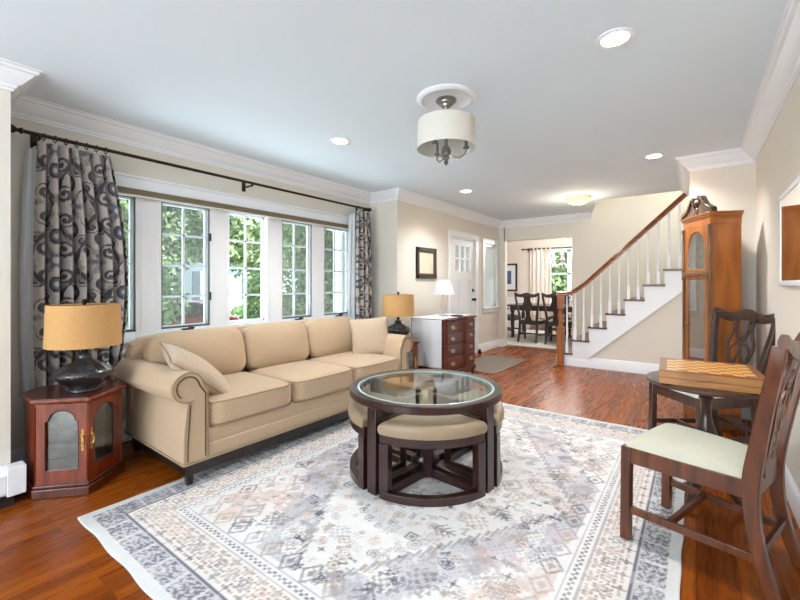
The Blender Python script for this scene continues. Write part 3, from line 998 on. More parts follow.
# ------------------------------------------------------------------ lamps
def table_lamp(label, loc):
    t = thing('table_lamp', label, 'lamp', loc, 0, 'tan shaded table lamps')
    b = MB()
    b.lathe([(.085, 0), (.090, .006), (.088, .014), (.075, .02), (.085, .032), (.118, .060), (.148, .092), (.156, .108), (.150, .122), (.122, .146), (.085, .168), (.052, .184), (.036, .198), (.040, .212), (.036, .222), (.022, .226)], 40)
    body = b.build('base', M['smoke'], t, angle=60)
    b = MB()
    for k in range(14):
        a = 2 * PI * k / 14
        b.tube([(.120 * math.cos(a - .10), .120 * math.sin(a - .10), .060), (.1545 * math.cos(a), .1545 * math.sin(a), .108), (.118 * math.cos(a + .12), .118 * math.sin(a + .12), .150)], .003, 5)
    b.build('moulded_rib', M['smoke'], body)
    b = MB(); b.cyl((0, 0, .222), (0, 0, .50), .006); b.lathe([(.016, .23), (.018, .25), (.018, .285), (.010, .29)], 14)
    for s in (-1, 1): b.tube([(0, 0, .29), (s * .04, 0, .34), (s * .045, 0, .42), (s * .02, 0, .50), (0, 0, .505)], .003, 6)
    b.build('harp', M['black_hw'], t)
    b = MB()
    prof = [(.194, .278), (.186, .533), (.182, .533), (.190, .278)]
    b.lathe(prof, 48, closed=True)
    s = b.build('shade', M['orange_shade'], t, angle=60)
    b = MB()
    for k in range(3): b.cyl((0, 0, .528), (.186 * math.cos(k * 2.094), .186 * math.sin(k * 2.094), .528), .002, n=6)
    b.build('spider', M['black_hw'], s)
    b = MB(); b.lathe([(.008, .505), (.008, .538), (.013, .543), (.015, .553), (.010, .565), (.001, .568)], 14)
    b.build('finial', M['black_hw'], t)
table_lamp('smoked glass lamp with tan drum shade on curio table before the patterned curtain', (-3.065, .835, .570))
table_lamp('smoked glass lamp with tan drum shade partly behind sofa beside the dresser', (-2.875, 3.85, .570))

# ------------------------------------------------------------------ curtains, rod
rod = thing('curtain_rod', 'long dark bronze curtain rod over the wide window', 'curtain rod', (XW, 0, 0))
RXo, RZo = .15, 2.205
b = MB(); b.cyl((RXo, .62, RZo), (RXo, 3.93, RZo), .0125, n=14)
b.build('pole', M['bronze'], rod)
for y, s in ((.62, -1), (3.93, 1)):
    b = MB(); b.lathe([(.013, 0), (.020, .004), (.020, .012), (.013, .018), (.012, .03), (.024, .042), (.029, .058), (.024, .074), (.008, .084), (.001, .088)], 18, 0, T(RXo, y, RZo) @ RX(R(-90 * s)))
    b.build('finial', M['bronze'], rod)
for y in (.70, 2.26, 3.90):
    b = MB()
    b.box(.001, .010, y - .018, y + .018, RZo - .06, RZo + .03)
    b.box(.010, RXo + .01, y - .007, y + .007, RZo - .030, RZo - .018)
    b.tube([(RXo + .018 * math.cos(a), y, RZo + .018 * math.sin(a)) for a in [R(200 + 20 * i) for i in range(8)]], .006, 6)
    b.build('bracket', M['bronze'], rod)

def damask(s, t):
    # dyed ogee scroll pattern on cloth coordinates in metres
    W, H = .36, .64
    base = np.array(lin((.76, .73, .71))); slate = np.array(lin((.25, .25, .28))); blue = np.array(lin((.38, .42, .50))); taupe = np.array(lin((.58, .54, .51)))
    col = np.ones(s.shape + (3,)) * base
    def paint(mask, c, k=1.0):
        col[mask] = col[mask] * (1 - k) + c * k
    fine = np.sin(s * 210 + np.sin(t * 90) * 2) * np.sin(t * 190 + np.sin(s * 70) * 2)
    for off in (0, 1):
        u = (s / W + .5 * off) % 1.0 - .5
        w = (t / H + .5 * off) % 1.0 - .5
        x, y = np.abs(u) * W, w * H
        r = np.hypot(x, y * .8); a = np.arctan2(y * .8, x)
        # central palmette
        paint(r < .050 + .018 * np.cos(6 * a), taupe, .85)
        paint(r < .034 + .012 * np.cos(6 * a + .5), blue)
        paint(r < .014, base)
        # buds above and below
        for sg in (-1, 1):
            yy = y - sg * .135
            paint((x / .030) ** 2 + (yy / .045) ** 2 < 1, slate)
            paint((x / .017) ** 2 + (yy / .028) ** 2 < 1, blue)
            paint((x / .008) ** 2 + (yy / .014) ** 2 < 1, base)
        # spiral scrolls each side
        for (cx, cy, rr, sg) in ((.085, .06, .050, 1), (.085, -.085, .045, -1), (.045, .20, .034, -1), (.05, -.20, .036, 1)):
            dx, dy = x - cx, (y - cy)
            r2 = np.hypot(dx, dy); a2 = np.arctan2(dy, dx) * sg
            sp = (r2 / rr * 1.6 - a2 / (2 * PI)) % 1.0
            paint((r2 < rr) & (sp < .56) & (r2 > .004), slate, .95)
            paint(r2 < .009, slate)
        # ogee stems
        ox = .5 * W * (.5 + .42 * np.cos(2 * PI * y / H))
        paint(np.abs(x - ox) < .010 + .005 * np.sin(y * 60), slate, .9)
        leaf = np.abs(x - ox - .018 * np.sin(y * 44)) < .010 * np.abs(np.sin(y * 44))
        paint(leaf, taupe, .9)
    paint(fine > .80, taupe, .25)
    return col

def curtain(label, y0, y1, z_top, flare, folds, seed, lining_side):
    rnd = random.Random(seed)
    t = thing('curtain', label, 'curtain', (XW + RXo, 0, 0), 0, 'patterned damask curtains')
    nu, nv = 56 * folds, 250
    ph = [rnd.uniform(-.35, .35) for _ in range(folds + 2)]
    am = [rnd.uniform(.6, 1.25) for _ in range(folds + 2)]
    def pos(u, v):
        q = u * folds; i = int(min(q, folds - 1e-6)); fr = q - i
        aa = am[i] * (1 - fr) + am[i + 1] * fr; pp = ph[i] * (1 - fr) + ph[i + 1] * fr
        pinch = .55 + .45 * min(1, (1 - v) * 4)
        amp = .056 * aa * (.75 + .25 * (1 - v)) * pinch
        w = 2 * PI * q + pp * 1.6
        x = amp * math.sin(w) + .006 * math.sin(w * 2 + 1 + seed)
        y = y0 + (y1 - y0) * u - .95 * (y1 - y0) / folds / 6.283 * (1.25 - .35 * v) * math.cos(w)
        mid = math.sin(PI * min(1, (1 - v) * 1.15))
        y += flare[0] * mid * (1 - u) * -1 + flare[1] * mid * u
        z = .025 + (z_top - .025) * v
        z -= .012 * abs(math.sin(w / 2)) if v > .999 else 0
        return (x, y, z)
    b = MB(); b.grid(pos, nu, nv)
    o = b.build('panel', attr_mat('damask_cloth_' + str(seed)), t, solid=.004, angle=80, fix=False)
    me = o.data
    n = len(me.vertices)
    co = np.empty(n * 3, np.float32); me.vertices.foreach_get('co', co); co = co.reshape(nv + 1, nu + 1, 3)
    mid_row = co[nv // 2]
    s = np.concatenate([[0], np.cumsum(np.hypot(np.diff(mid_row[:, 0]), np.diff(mid_row[:, 1])))])
    S = np.repeat(s[None, :], nv + 1, 0); Tt = co[:, :, 2]
    col = damask(S * .50 + seed * .07, Tt * .85 + .1)
    at = me.color_attributes.new('dye', 'FLOAT_COLOR', 'POINT')
    rgba = np.ones((n, 4), np.float32); rgba[:, :3] = col.reshape(-1, 3)
    at.data.foreach_set('color', rgba.ravel())
    # white lining turned round the outer edge
    ly = y0 if lining_side < 0 else y1
    b = MB()
    def lf(u, v):
        bul = math.sin(PI * min(1, (1 - v) * 1.1))
        return (-.035 - .05 * u + .012 * math.sin(u * 9 + v * 2), ly + lining_side * (.012 + .040 * u + .030 * bul * u), .03 + (z_top - .06) * v - .03 * u)
    b.grid(lf, 14, 40)
    b.build('lining', M['lining'], t, solid=.003, angle=80, fix=False)
    nr = folds
    for k in range(nr):
        y = y0 + (y1 - y0) * (k + .4) / nr
        b = MB()
        ring = [(.021 * math.sin(2 * PI * i / 20), y + .004 * math.sin(2 * PI * i / 20), RZo - .006 + .021 * math.cos(2 * PI * i / 20)) for i in range(20)]
        b.tube(ring, .0035, 6, loop=True)
        b.tube([(0, y, RZo - .028), (0, y, z_top - .012)], .0025, 5)
        b.build('ring', M['bronze'], t)
    return t
curtain('patterned damask curtain with white lining gathered behind the lamp with tan shade', .70, 1.10, 2.165, (0.02, .11), 7, 3, -1)
curtain('narrow patterned damask curtain at the window end nearest the front door', 3.75, 4.0, 2.165, (0.02, .03), 4, 5, -1)

# ------------------------------------------------------------------ rug
RW, RL = 2.55, 3.25
def rug():
    nx, ny = 400, 510
    xs = np.linspace(-RW / 2, RW / 2, nx + 1); ys = np.linspace(-RL / 2, RL / 2, ny + 1)
    X, Y = np.meshgrid(xs, ys)
    rng = np.random.RandomState(7)
    def L(r, g, b_): return np.array(lin((r / 255, g / 255, b_ / 255)))
    ivory, grey, slate, lilac, peach, tan, rose = L(232, 227, 222), L(168, 165, 171), L(92, 92, 104), L(198, 190, 196), L(222, 202, 190), L(178, 158, 142), L(204, 158, 138)
    ivory = L(232, 230, 228); peach = L(236, 224, 217); rose = L(214, 184, 170); lilac = L(206, 202, 208)
    col = np.ones(X.shape + (3,)) * ivory
    def P(m, c, k=1.0): col[m] = col[m] * (1 - k) + c * k
    def smooth(seed, cells):
        r = np.random.RandomState(seed); g = r.rand(cells + 2, cells + 2)
        u = (X / RW + .5) * cells; v = (Y / RL + .5) * cells
        i = u.astype(int).clip(0, cells); j = v.astype(int).clip(0, cells); fu = u - i; fv = v - j
        fu = fu * fu * (3 - 2 * fu); fv = fv * fv * (3 - 2 * fv)
        return (g[j, i] * (1 - fu) + g[j, i + 1] * fu) * (1 - fv) + (g[j + 1, i] * (1 - fu) + g[j + 1, i + 1] * fu) * fv
    n1, n2, n3 = smooth(1, 9), smooth(2, 26), smooth(3, 70)
    dx = RW / 2 - np.abs(X); dy = RL / 2 - np.abs(Y)
    d = np.minimum(dx, dy)
    along = np.where(dx < dy, Y, X)
    # field: stepped medallion
    q = np.floor(np.abs(Y) / .045) * .045
    med = np.abs(X) / .80 + q / 1.30
    P((med > .98) & (med < 1.30) & (n2 > .22), lilac, .9)
    P((med > 1.06) & (med < 1.28) & (n2 > .54), grey, .6)
    P((med > .965) & (med < .985), grey, .9)
    P((med > .995) & (med < 1.01), slate, .45)
    P((med > 1.04) & (med < 1.26) & (np.sin(X * 190) * np.sin(Y * 170) > .45), grey, .6)
    P((med > 1.38) & (n1 > .56), peach, .6)
    P((med > 1.42) & (n1 > .70) & (n2 > .4), rose, .5)
    core = np.abs(X) / .34 + np.floor(np.abs(Y) / .03) * .03 / .52
    P((core < 1) & (n2 > .55), lilac, .4)
    P((core > .95) & (core < 1.02), tan, .5)
    # motifs
    def window(cx, cy, r):
        i0, i1 = np.searchsorted(xs, [cx - r, cx + r]); j0, j1 = np.searchsorted(ys, [cy - r, cy + r])
        return slice(j0, j1), slice(i0, i1)
    def stamp(kind, cx, cy, r, c, k=.8, rot=0):
        sj, si = window(cx, cy, r * 1.15)
        x = X[sj, si] - cx; y = Y[sj, si] - cy
        if x.size == 0: return
        x, y = x * math.cos(rot) + y * math.sin(rot), -x * math.sin(rot) + y * math.cos(rot)
        rr = np.hypot(x, y); a = np.arctan2(y, x)
        if kind == 'flower': m = (rr < r * (.68 + .32 * np.cos(6 * a))) & ~((rr < r * .42) & (rr > r * .25))
        elif kind == 'rosette': m = ((rr < r) & (rr > r * .84)) | ((rr < r * (.5 + .22 * np.cos(8 * a))) & (rr > r * .16)) | ((np.abs(np.sin(a * 6)) < .3) & (rr < r) & (rr > r * .6))
        elif kind == 'diamond': s = np.abs(x) + np.abs(y) * .8; m = ((s < r) & (s > r * .72)) | (s < r * .36)
        elif kind == 'cross': m = ((np.abs(x) < r * .16) | (np.abs(y) < r * .16)) & (rr < r) | ((np.abs(np.abs(x) - np.abs(y)) < r * .13) & (rr < r * .62))
        elif kind == 'lattice': m = (rr < r * (.80 + .16 * np.cos(10 * a))) & ((np.sin(x * 3.6 / r * PI) * np.sin(y * 3.6 / r * PI) > .05) | (rr > r * .70 + .1 * r * np.cos(10 * a))) & (rr > r * .12)
        elif kind == 'square': s = np.maximum(np.abs(x), np.abs(y)); m = ((s < r * .8) & (s > r * .6)) | (s < r * .3)
        elif kind == 'fern': m = (np.abs(x) < r * .08) & (np.abs(y) < r) | (np.abs((y * 1.0 + np.abs(x) * .9) % (r * .5) - r * .12) < r * .1) & (np.abs(x) < r * .75 * (1 - np.abs(y) / r * .6)) & (np.abs(y) < r)
        else: m = (np.abs(y) < r * .15 + np.abs(x) * .35) & (np.abs(x) < r)
        w = m * k * (.55 + .6 * n3[sj, si]).clip(0, 1)
        sub = col[sj, si]; col[sj, si] = sub * (1 - w[..., None]) + c * w[..., None]
    kinds = ['flower', 'rosette', 'diamond', 'cross', 'square', 'fern', 'bow', 'flower']
    cols = [slate, grey, tan, slate, grey, tan, lilac, rose]
    for i in range(1250):
        cx, cy = rng.uniform(-.82, .82), rng.uniform(-1.18, 1.18)
        big = rng.rand() < .10
        r = rng.uniform(.055, .09) if big else rng.uniform(.014, .036)
        kd = kinds[rng.randint(8)]
        if big: kd = ['lattice', 'fern', 'lattice', 'diamond'][rng.randint(4)]
        stamp(kd, cx, cy, r, cols[rng.randint(8)],   .7 if big else .95, [0, PI / 4, PI / 2, 0][rng.randint(4)])
    # borders, from the edge inwards
    def band(a, b_): return (d >= a) & (d < b_)
    P(band(0, .42), ivory)
    P(band(.045, .155), L(204, 202, 208), 1)
    fig = (np.sin(along * 105 + np.sin(d * 120) * 2.2) * np.sin(d * 95 + np.sin(along * 60) * 1.6))
    P(band(.048, .152) & ((fig > .10) | (np.abs(fig + .35) < .10)), slate, .8)
    P(band(.048, .152) & (np.abs(along % .16 - .08) < .008), ivory, .7)
    P(band(.155, .172), slate, .9)
    P(band(.178, .325), L(236, 226, 220), .8)
    st_ = np.sin(along * 150 + np.sin(d * 60) * 3) * np.sin(d * 160 + np.sin(along * 33) * 2.5)
    across = np.where(dx < dy, dx, dy)
    row = np.floor((across - .185) / .0225); aa_ = (along / .046 + .5 * (row % 2)) % 1.0; bb_ = ((across - .185) / .0225) % 1.0
    dash = band(.187, .318) & (np.abs(aa_ - .5) < .30 + .12 * (n3 - .5)) & (np.abs(bb_ - .5) < .30)
    P(dash & (n2 > .42), L(150, 122, 108), .8); P(dash & (n2 <= .42), L(128, 124, 132), .7)
    P(dash & (np.abs(aa_ - .5) < .10), peach, .8)
    for t in np.arange(-1.62, 1.62, .098):
        for sgn in (-1, 1):
            dd = .25
            c = [tan, rose, slate, tan][int(abs(t * 100)) % 4]
            if abs(t) < RL / 2 - .2:
                stamp('flower' if int(abs(t) / .098) % 3 else 'square', sgn * (RW / 2 - dd), t, .040, c, .6, PI / 2)
                stamp('cross', sgn * (RW / 2 - dd + .052), t + .049, .026, slate, .75); stamp('cross', sgn * (RW / 2 - dd - .052), t + .049, .026, tan, .75)
            if abs(t) < RW / 2 - .2:
                stamp('flower' if int(abs(t) / .098) % 3 else 'square', t, sgn * (RL / 2 - dd), .040, c, .6)
                stamp('cross', t + .049, sgn * (RL / 2 - dd + .052), .026, slate, .75); stamp('cross', t + .049, sgn * (RL / 2 - dd - .052), .026, tan, .75)
    P(band(.325, .333), grey, .8)
    P(band(.345, .375) & ((np.floor(along / .017) + np.floor((d - .345) / .0151)) % 2 < 1), slate, .75)
    P(band(.385, .391), grey, .8)
    for t in np.arange(-1.6, 1.6, .135):
        for sgn in (-1, 1):
            c = [slate, tan, grey][int(abs(t) / .135) % 3]
            if abs(t) < RL / 2 - .45: stamp('diamond', sgn * (RW / 2 - .455), t, .056, c, .75)
            if abs(t) < RW / 2 - .45: stamp('diamond', t, sgn * (RL / 2 - .455), .056, c, .75)
    P(band(0, .045), L(226, 226, 226), 1)
    # wear
    wear = (.55 * n3 + .45 * n2)[..., None]
    spk = np.random.RandomState(9).rand(*X.shape)[..., None]
    col[:] = col * (.92 + .10 * wear) * (.93 + .10 * spk) + (ivory - col) * (wear > .60) * .22
    v = np.empty((ny + 1, nx + 1, 3), np.float32)
    edge = np.sin(Y * 21) * .002 * (dx < .02) + np.sin(Y * 9) * .002 * (dx < .02)
    v[..., 0] = X + edge; v[..., 1] = Y + np.sin(X * 17) * .004 * (dy < .02); v[..., 2] = .008
    idx = np.arange((nx + 1) * (ny + 1)).reshape(ny + 1, nx + 1)
    fq = np.stack([idx[:-1, :-1], idx[:-1, 1:], idx[1:, 1:], idx[1:, :-1]], -1).reshape(-1, 4)
    me = bpy.data.meshes.new('rug')
    me.vertices.add(v.reshape(-1, 3).shape[0]); me.vertices.foreach_set('co', v.ravel())
    me.loops.add(fq.size); me.loops.foreach_set('vertex_index', fq.ravel().astype(np.int32))
    me.polygons.add(len(fq)); me.polygons.foreach_set('loop_start', np.arange(0, fq.size, 4, dtype=np.int32))
    me.update(calc_edges=True)
    at = me.color_attributes.new('dye', 'FLOAT_COLOR', 'POINT')
    rgba = np.ones((v.reshape(-1, 3).shape[0], 4), np.float32); rgba[:, :3] = col.reshape(-1, 3).clip(0, 1)
    at.data.foreach_set('color', rgba.ravel())
    me.materials.append(attr_mat('printed_rug', .95, .12, 300, .1))
    o = bpy.data.objects.new('area_rug', me); C.objects.link(o)
    md = o.modifiers.new('solid', 'SOLIDIFY'); md.thickness = .0068; md.offset = -1
    o.location = (-1.325, 2.305, 0)
    tag(o, 'large faded ivory and grey oriental area rug under the coffee table', 'rug')
rug()

# ------------------------------------------------------------------ coffee table with four wedge stools
CX, CY = -1.465, 2.265
RZF = .0082
tb = thing('coffee_table', 'round espresso coffee table with inset glass top on the rug', 'coffee table', (CX, CY, RZF), R(-6))
b = MB(); b.lathe([(.455, .500), (.500, .500), (.506, .506), (.506, .538), (.500, .545), (.455, .545)], 72, closed=True)
b.build('rim', M['espresso'], tb, angle=30)
MB().lathe([(.445, .532), (.4548, .532), (.4548, .5425), (.440, .5445), (.440, .532)], 72, closed=True).build('glass_bevel', M['glassrim'], tb, angle=30)
b = MB(); b.lathe([(.4395, .534), (.4395, .544)], 72)
b.build('glass_top', M['tableglass'], tb, fix=True)
MB().lathe([(.43, .505), (.455, .505), (.455, .53), (.43, .53)], 72, closed=True).build('glass_ledge', M['espresso'], tb)
b = MB()
for k in range(4):
    Mx = RZ(PI / 2 * k)
    l = MB(); l.box(.445, .497, -.036, .036, .0, .50, 0, Mx)
    l.build('leg', M['espresso'], tb, bevel=.003)
    b.box(.03, .445, -.030, .030, .0, .045, 0, Mx)
    b.box(.05, .445, -.020, .020, .43, .50, 0, Mx)
b.lathe([(.095, 0), (.095, .06), (.06, .075), (.052, .12), (.052, .20), (.06, .22)], 24)
b.build('cross_base', M['espresso'], tb, bevel=.003)

def stool(label, ang):
    t = thing('wedge_stool', label, 'stool', (CX, CY, RZF), ang, 'wedge stools under the coffee table')
    r0, r1 = .125, .505
    half = R(37.5)
    def wedge(rr, inset, n=24, rin=.11):
        # outline of a quarter wedge with a curved outer edge, rounded inner tip
        pts = []
        for i in range(n + 1):
            a = -half + 2 * half * i / n
            pts.append((rr * math.cos(a), rr * math.sin(a)))
        ti = rin
        for i in range(7):
            a = half - 2 * half * i / 6
            pts.append((ti * math.cos(a) + .04, ti * math.sin(a)))
        return pts
    # cushion: shrinking, rising outline
    ol = wedge(r1 + .008, 0)
    cx = sum(p[0] for p in ol) / len(ol)
    b = MB(); v = []; f = []
    lev = [(0.985, .368), (1.0, .376), (1.015, .392), (1.01, .408), (.985, .422), (.93, .434), (.82, .442), (.60, .448), (.3, .451)]
    n = len(ol)
    for s, z in lev:
        for p in ol: v.append((cx + (p[0] - cx) * s, p[1] * s, z))
    for i in range(len(lev) - 1):
        for j in range(n):
            f.append((i * n + j, i * n + (j + 1) % n, (i + 1) * n + (j + 1) % n, (i + 1) * n + j))
    f.append(tuple(range(n))[::-1]); f.append(tuple(range((len(lev) - 1) * n, len(lev) * n)))
    b.add(v, f); b.build('cushion', M['leather'], t, angle=70)
    b = MB(); b.prism(wedge(r1 - .004, 0), .315, .368); b.build('apron', M['espresso'], t, bevel=.003)
    # curved floor rail
    b = MB(); n = 24; v = []; f = []
    for i in range(n + 1):
        a = -half + 2 * half * i / n
        for (rr, z) in ((r1 - .046, 0), (r1, 0), (r1, .045), (r1 - .046, .045)): v.append((rr * math.cos(a), rr * math.sin(a), z))
    for i in range(n):
        for j in range(4): f.append((i * 4 + j, i * 4 + (j + 1) % 4, i * 4 + 4 + (j + 1) % 4, i * 4 + 4 + j))
    f.append((0, 1, 2, 3)); f.append((n * 4 + 3, n * 4 + 2, n * 4 + 1, n * 4))
    b.add(v, f); b.build('floor_rail', M['espresso'], t, bevel=.003)
    for s in (-1, 1):
        a = s * (half - R(3.4))
        l = MB(); l.box(-.048, 0, -.030, .030, .045, .315, 0, RZ(a) @ T(r1, 0, 0)); l.build('leg', M['espresso'], t, bevel=.002)
    MB().box(.13, .17, -.028, .028, .0, .315).build('leg', M['espresso'], t, bevel=.002)
    for s in (-1, 1):
        pb = MB(); pb.strip([(.15, s * .02, .0225), (.46 * math.cos(half - .06), s * .46 * math.sin(half - .06), .0225)], (0, 1, 0), .03, (0, 0, 1), .044)
        pb.build('side_rail', M['espresso'], t)
for lab, a in (('taupe wedge stool of the coffee table seen whole, on the side facing away from sofa', -51), ('taupe wedge stool of the coffee table on the side toward the stairs', 39),
               ('taupe wedge stool of the coffee table on the side toward the dresser, mostly hidden', 129), ('taupe wedge stool of the coffee table on the sofa side', 219)):
    stool(lab, R(a))

# ------------------------------------------------------------------ side chairs (x across, front toward +y)
def side_chair(label, loc, rz, wm, seat_m, group, pierced=True, cat='chair', name='side_chair', arms=False):
    t = thing(name, label, cat, loc, rz, group)
    fw, rw, dp, sh = .25, .195, .235, .445      # half front width, half rear width, half depth, seat height
    for s in (-1, 1):
        l = MB(); l.box(s * (fw - .021) - .021, s * (fw - .021) + .021, dp - .042, dp, 0, sh)
        l.build('leg', wm, t, bevel=.004)
    # rear legs run on up as the stiles of the back
    H = 1.0
    for s in (-1, 1):
        path = [(s * (rw - .005), -dp - .085, 0), (s * (rw - .008), -dp - .045, .12), (s * (rw - .012), -dp - .012, .26), (s * (rw - .014), -dp, .40), (s * (rw - .013), -dp - .006, .50),
                (s * (rw + .004), -dp - .028, .64), (s * (rw + .028), -dp - .055, .80), (s * (rw + .045), -dp - .078, .92), (s * (rw + .046), -dp - .088, H)]
        fine = []
        for i in range(len(path) - 1):
            for k in range(4):
                u = k / 4
                p0 = Vector(path[max(i - 1, 0)]); p1 = Vector(path[i]); p2 = Vector(path[i + 1]); p3 = Vector(path[min(i + 2, len(path) - 1)])
                fine.append(.5 * ((2 * p1) + (-p0 + p2) * u + (2 * p0 - 5 * p1 + 4 * p2 - p3) * u * u + (-p0 + 3 * p1 - 3 * p2 + p3) * u ** 3))
        fine.append(Vector(path[-1]))
        n = len(fine)
        l = MB(); l.strip(fine, (1, 0, 0), [.040 - .004 * i / n for i in range(n)], (0, 1, 0), [.046 + .012 * math.exp(-((i / n - .45) / .16) ** 2) for i in range(n)])
        l.build('leg', wm, t, bevel=.005, angle=50)
    # seat rails
    b = MB()
    b.box(-fw + .03, fw - .03, dp - .036, dp - .008, sh - .075, sh)
    b.box(-rw + .02, rw - .02, -dp - .012, -dp + .016, sh - .075, sh + .012)
    for s in (-1, 1):
        b.prism([(s * (fw - .006), dp - .02), (s * (fw - .034), dp - .02), (s * (rw - .036), -dp), (s * (rw - .008), -dp)], sh - .075, sh)
    b.build('seat_rail', wm, t, bevel=.003)
    # drop-in seat
    v = []; f = []
    b = MB()
    def top(u, w_):
        x, y = 2 * u - 1, 2 * w_ - 1
        hw = rw - .014 + (fw - rw + .010) * w_
        m = max((1 - abs(x) ** 5) * (1 - abs(y) ** 5), 0)
        return (x * hw * (1 - .03 * abs(y) ** 6), y * (dp - .006) + .003, sh - .002 + .040 * m ** .35 + .014 * (1 - x * x) * (1 - y * y))
    b.grid(top, 22, 22)
    b.grid(lambda u, w_: (top(u, w_)[0], top(u, w_)[1], sh - .004), 22, 22)
    b.build('seat', seat_m, t, angle=80)
    # stretchers
    for s in (-1, 1):
        sb = MB(); sb.strip([(s * (fw - .021), dp - .02, .145), (s * (rw - .010), -dp - .036, .150)], (1, 0, 0), .020, (0, 0, 1), .034)
        sb.build('stretcher', wm, t, bevel=.002)
    sb = MB(); sb.box(-(fw + rw) / 2 + .02, (fw + rw) / 2 - .02, .03, .050, .132, .164); sb.build('stretcher', wm, t, bevel=.002)
    sb = MB(); sb.box(-rw + .02, rw - .02, -dp - .043, -dp - .024, .17, .20); sb.build('stretcher', wm, t, bevel=.002)
    # back: y of the back plane at height z
    def by(z): return -dp - .006 - .084 * ((z - .47) / .5) ** 1.15 if z > .47 else -dp - .006
    # serpentine crest rail with ears
    v = []; f = []; n = 32
    hw = rw + .068
    for i in range(n + 1):
        x = -hw + 2 * hw * i / n
        q = abs(x) / hw
        zt = H + .030 + .014 * math.cos(q * PI * 2.0) - .010 * q + (.012 * math.exp(-((q - .93) / .08) ** 2))
        zb = H - .038 + .012 * math.cos(q * PI * 2) - .012 * (1 - q)
        if q > .80: zb += (q - .80) * .11
        yb = by(H) - .012 * (1 - q * q) - .004
        for (dy, z) in ((.013, zb), (-.013, zb), (-.017, (zb + zt) / 2), (-.010, zt), (.010, zt), (.017, (zb + zt) / 2)):
            v.append((x, yb + dy, z))
    for i in range(n):
        for j in range(6): f.append((i * 6 + j, i * 6 + (j + 1) % 6, i * 6 + 6 + (j + 1) % 6, i * 6 + 6 + j))
    f.append((5, 4, 3, 2, 1, 0)); f.append(tuple(range(n * 6, n * 6 + 6)))
    b = MB(); b.add(v, f)
    cr = b.build('crest_rail', wm, t, angle=50)
    if pierced:
        cv = MB()
        for s in (-1, 1):
            for k in range(5): cv.ball((s * (hw - .05 - k * .017), by(H) + .010, H + .004 + .004 * math.sin(k)), .010 - .001 * k, 6)
        cv.build('carving', wm, cr)
    # splat
    z0, z1 = sh + .01, H - .03
    def halfw(t_):
        return .052 + .050 * math.exp(-((t_ - .60) / .20) ** 2) + .030 * t_ ** 6 + .02 * math.exp(-(t_ / .10) ** 2)
    b = MB()
    if pierced:
        n = 40
        def band(fx, w=.011):
            pts = []
            for i in range(n + 1):
                tt = i / n; z = z0 + (z1 - z0) * tt
                pts.append((fx(tt), by(z) - .004, z))
            b.strip(pts, (1, 0, 0), w, (0, 1, 0), .014)
        for s in (-1, 1):
            band(lambda q: s * halfw(q), .017)
            band(lambda q: s * halfw(q) * .36 * (1 + .9 * math.sin(q * PI * 3 - .6)), .013)
            band(lambda q: s * halfw(q) * .92 * math.cos(q * PI * 2.0 + .25), .013)
        z = z0; b.box(-.075, .075, by(z0) - .013, by(z0) + .005, sh - .01, z0 + .035)
        b.box(-.085, .085, by(z1) - .016, by(z1) + .004, z1 - .012, z1 + .02)
    else:
        out = []
        for i in range(21):
            q = i / 20; hw_ = .045 + .055 * math.exp(-((q - .62) / .17) ** 2) + .045 * q ** 8 + .03 * math.exp(-(q / .12) ** 2)
            out.append((hw_, z0 + (z1 - z0) * q))
        v = []; f = []
        for (w, z) in out:
            for (x, dy) in ((-w, .006), (w, .006), (w, -.008), (-w, -.008)): v.append((x, by(z) + dy, z))
        for i in range(20):
            for j in range(4): f.append((i * 4 + j, i * 4 + (j + 1) % 4, i * 4 + 4 + (j + 1) % 4, i * 4 + 4 + j))
        b.add(v, f)
    b.build('splat', wm, t, angle=50)
    if arms:
        for s in (-1, 1):
            a = MB()
            a.tube([(s * (rw + .01), -dp - .02, .68), (s * (fw + .02), -.05, .69), (s * (fw + .025), .10, .67), (s * (fw + .02), .13, .63)], .016, 8)
            a.tube([(s * (fw + .022), .09, .66), (s * (fw + .01), .04, .55), (s * (fw - .01), .02, sh - .03)], .014, 8)
            a.build('arm', wm, t)
    return t
def face(dx, dy): return math.atan2(-dx, dy)
side_chair('mahogany pierced-splat chair with cream seat, its front leg on the rug beside the chess table', (.003, 2.350, .0049), face(-.950, .31), M['mahogany'], M['cream_seat'], 'pierced splat chairs at the chess table').rotation_euler.x = R(.85)
side_chair('dark mahogany pierced-splat chair with cream seat between chess table and tall clock', (.034, 3.70, .0049), face(-.755, -.655), M['mahogany_dark'], M['cream_seat'], 'pierced splat chairs at the chess table').rotation_euler.x = R(.85)

# ------------------------------------------------------------------ pedestal table and chess board
PX, PY = .045, 2.80
pt = thing('pedestal_table', 'small round dark pedestal table under the chess board', 'table', (PX, PY, .0), R(0))
b = MB(); b.lathe([(.001, .665), (.20, .665), (.270, .668), (.283, .672), (.287, .680), (.283, .690), (.270, .695), (.001, .695)], 56); b.build('top', M['mahogany_dark'], pt, angle=40)
b = MB(); b.lathe([(.030, .12), (.055, .15), (.060, .175), (.040, .20), (.032, .215), (.040, .26), (.060, .31), (.063, .35), (.052, .40), (.034, .46), (.027, .49), (.024, .52), (.027, .58), (.036, .60), (.027, .615), (.036, .64), (.11, .655), (.11, .665)], 32)
b.build('pedestal', M['mahogany_dark'], pt, angle=50)
for k in range(3):
    a = 2 * PI * k / 3
    pts = [(.025, 0, .20), (.06, 0, .19), (.10, 0, .13), (.14, 0, .06), (.17, 0, .025), (.19, 0, .018)]
    l = MB(); l.tube(pts, [.026, .026, .022, .018, .016, .018], 10, 0, False, RZ(a)); l.build('leg', M['mahogany_dark'], pt)
cb = thing('chess_board', 'thick wooden chess board box with honey and brown squares on the round table', 'chess board', (PX + .005, PY - .0, .6955), R(3))
s = .222
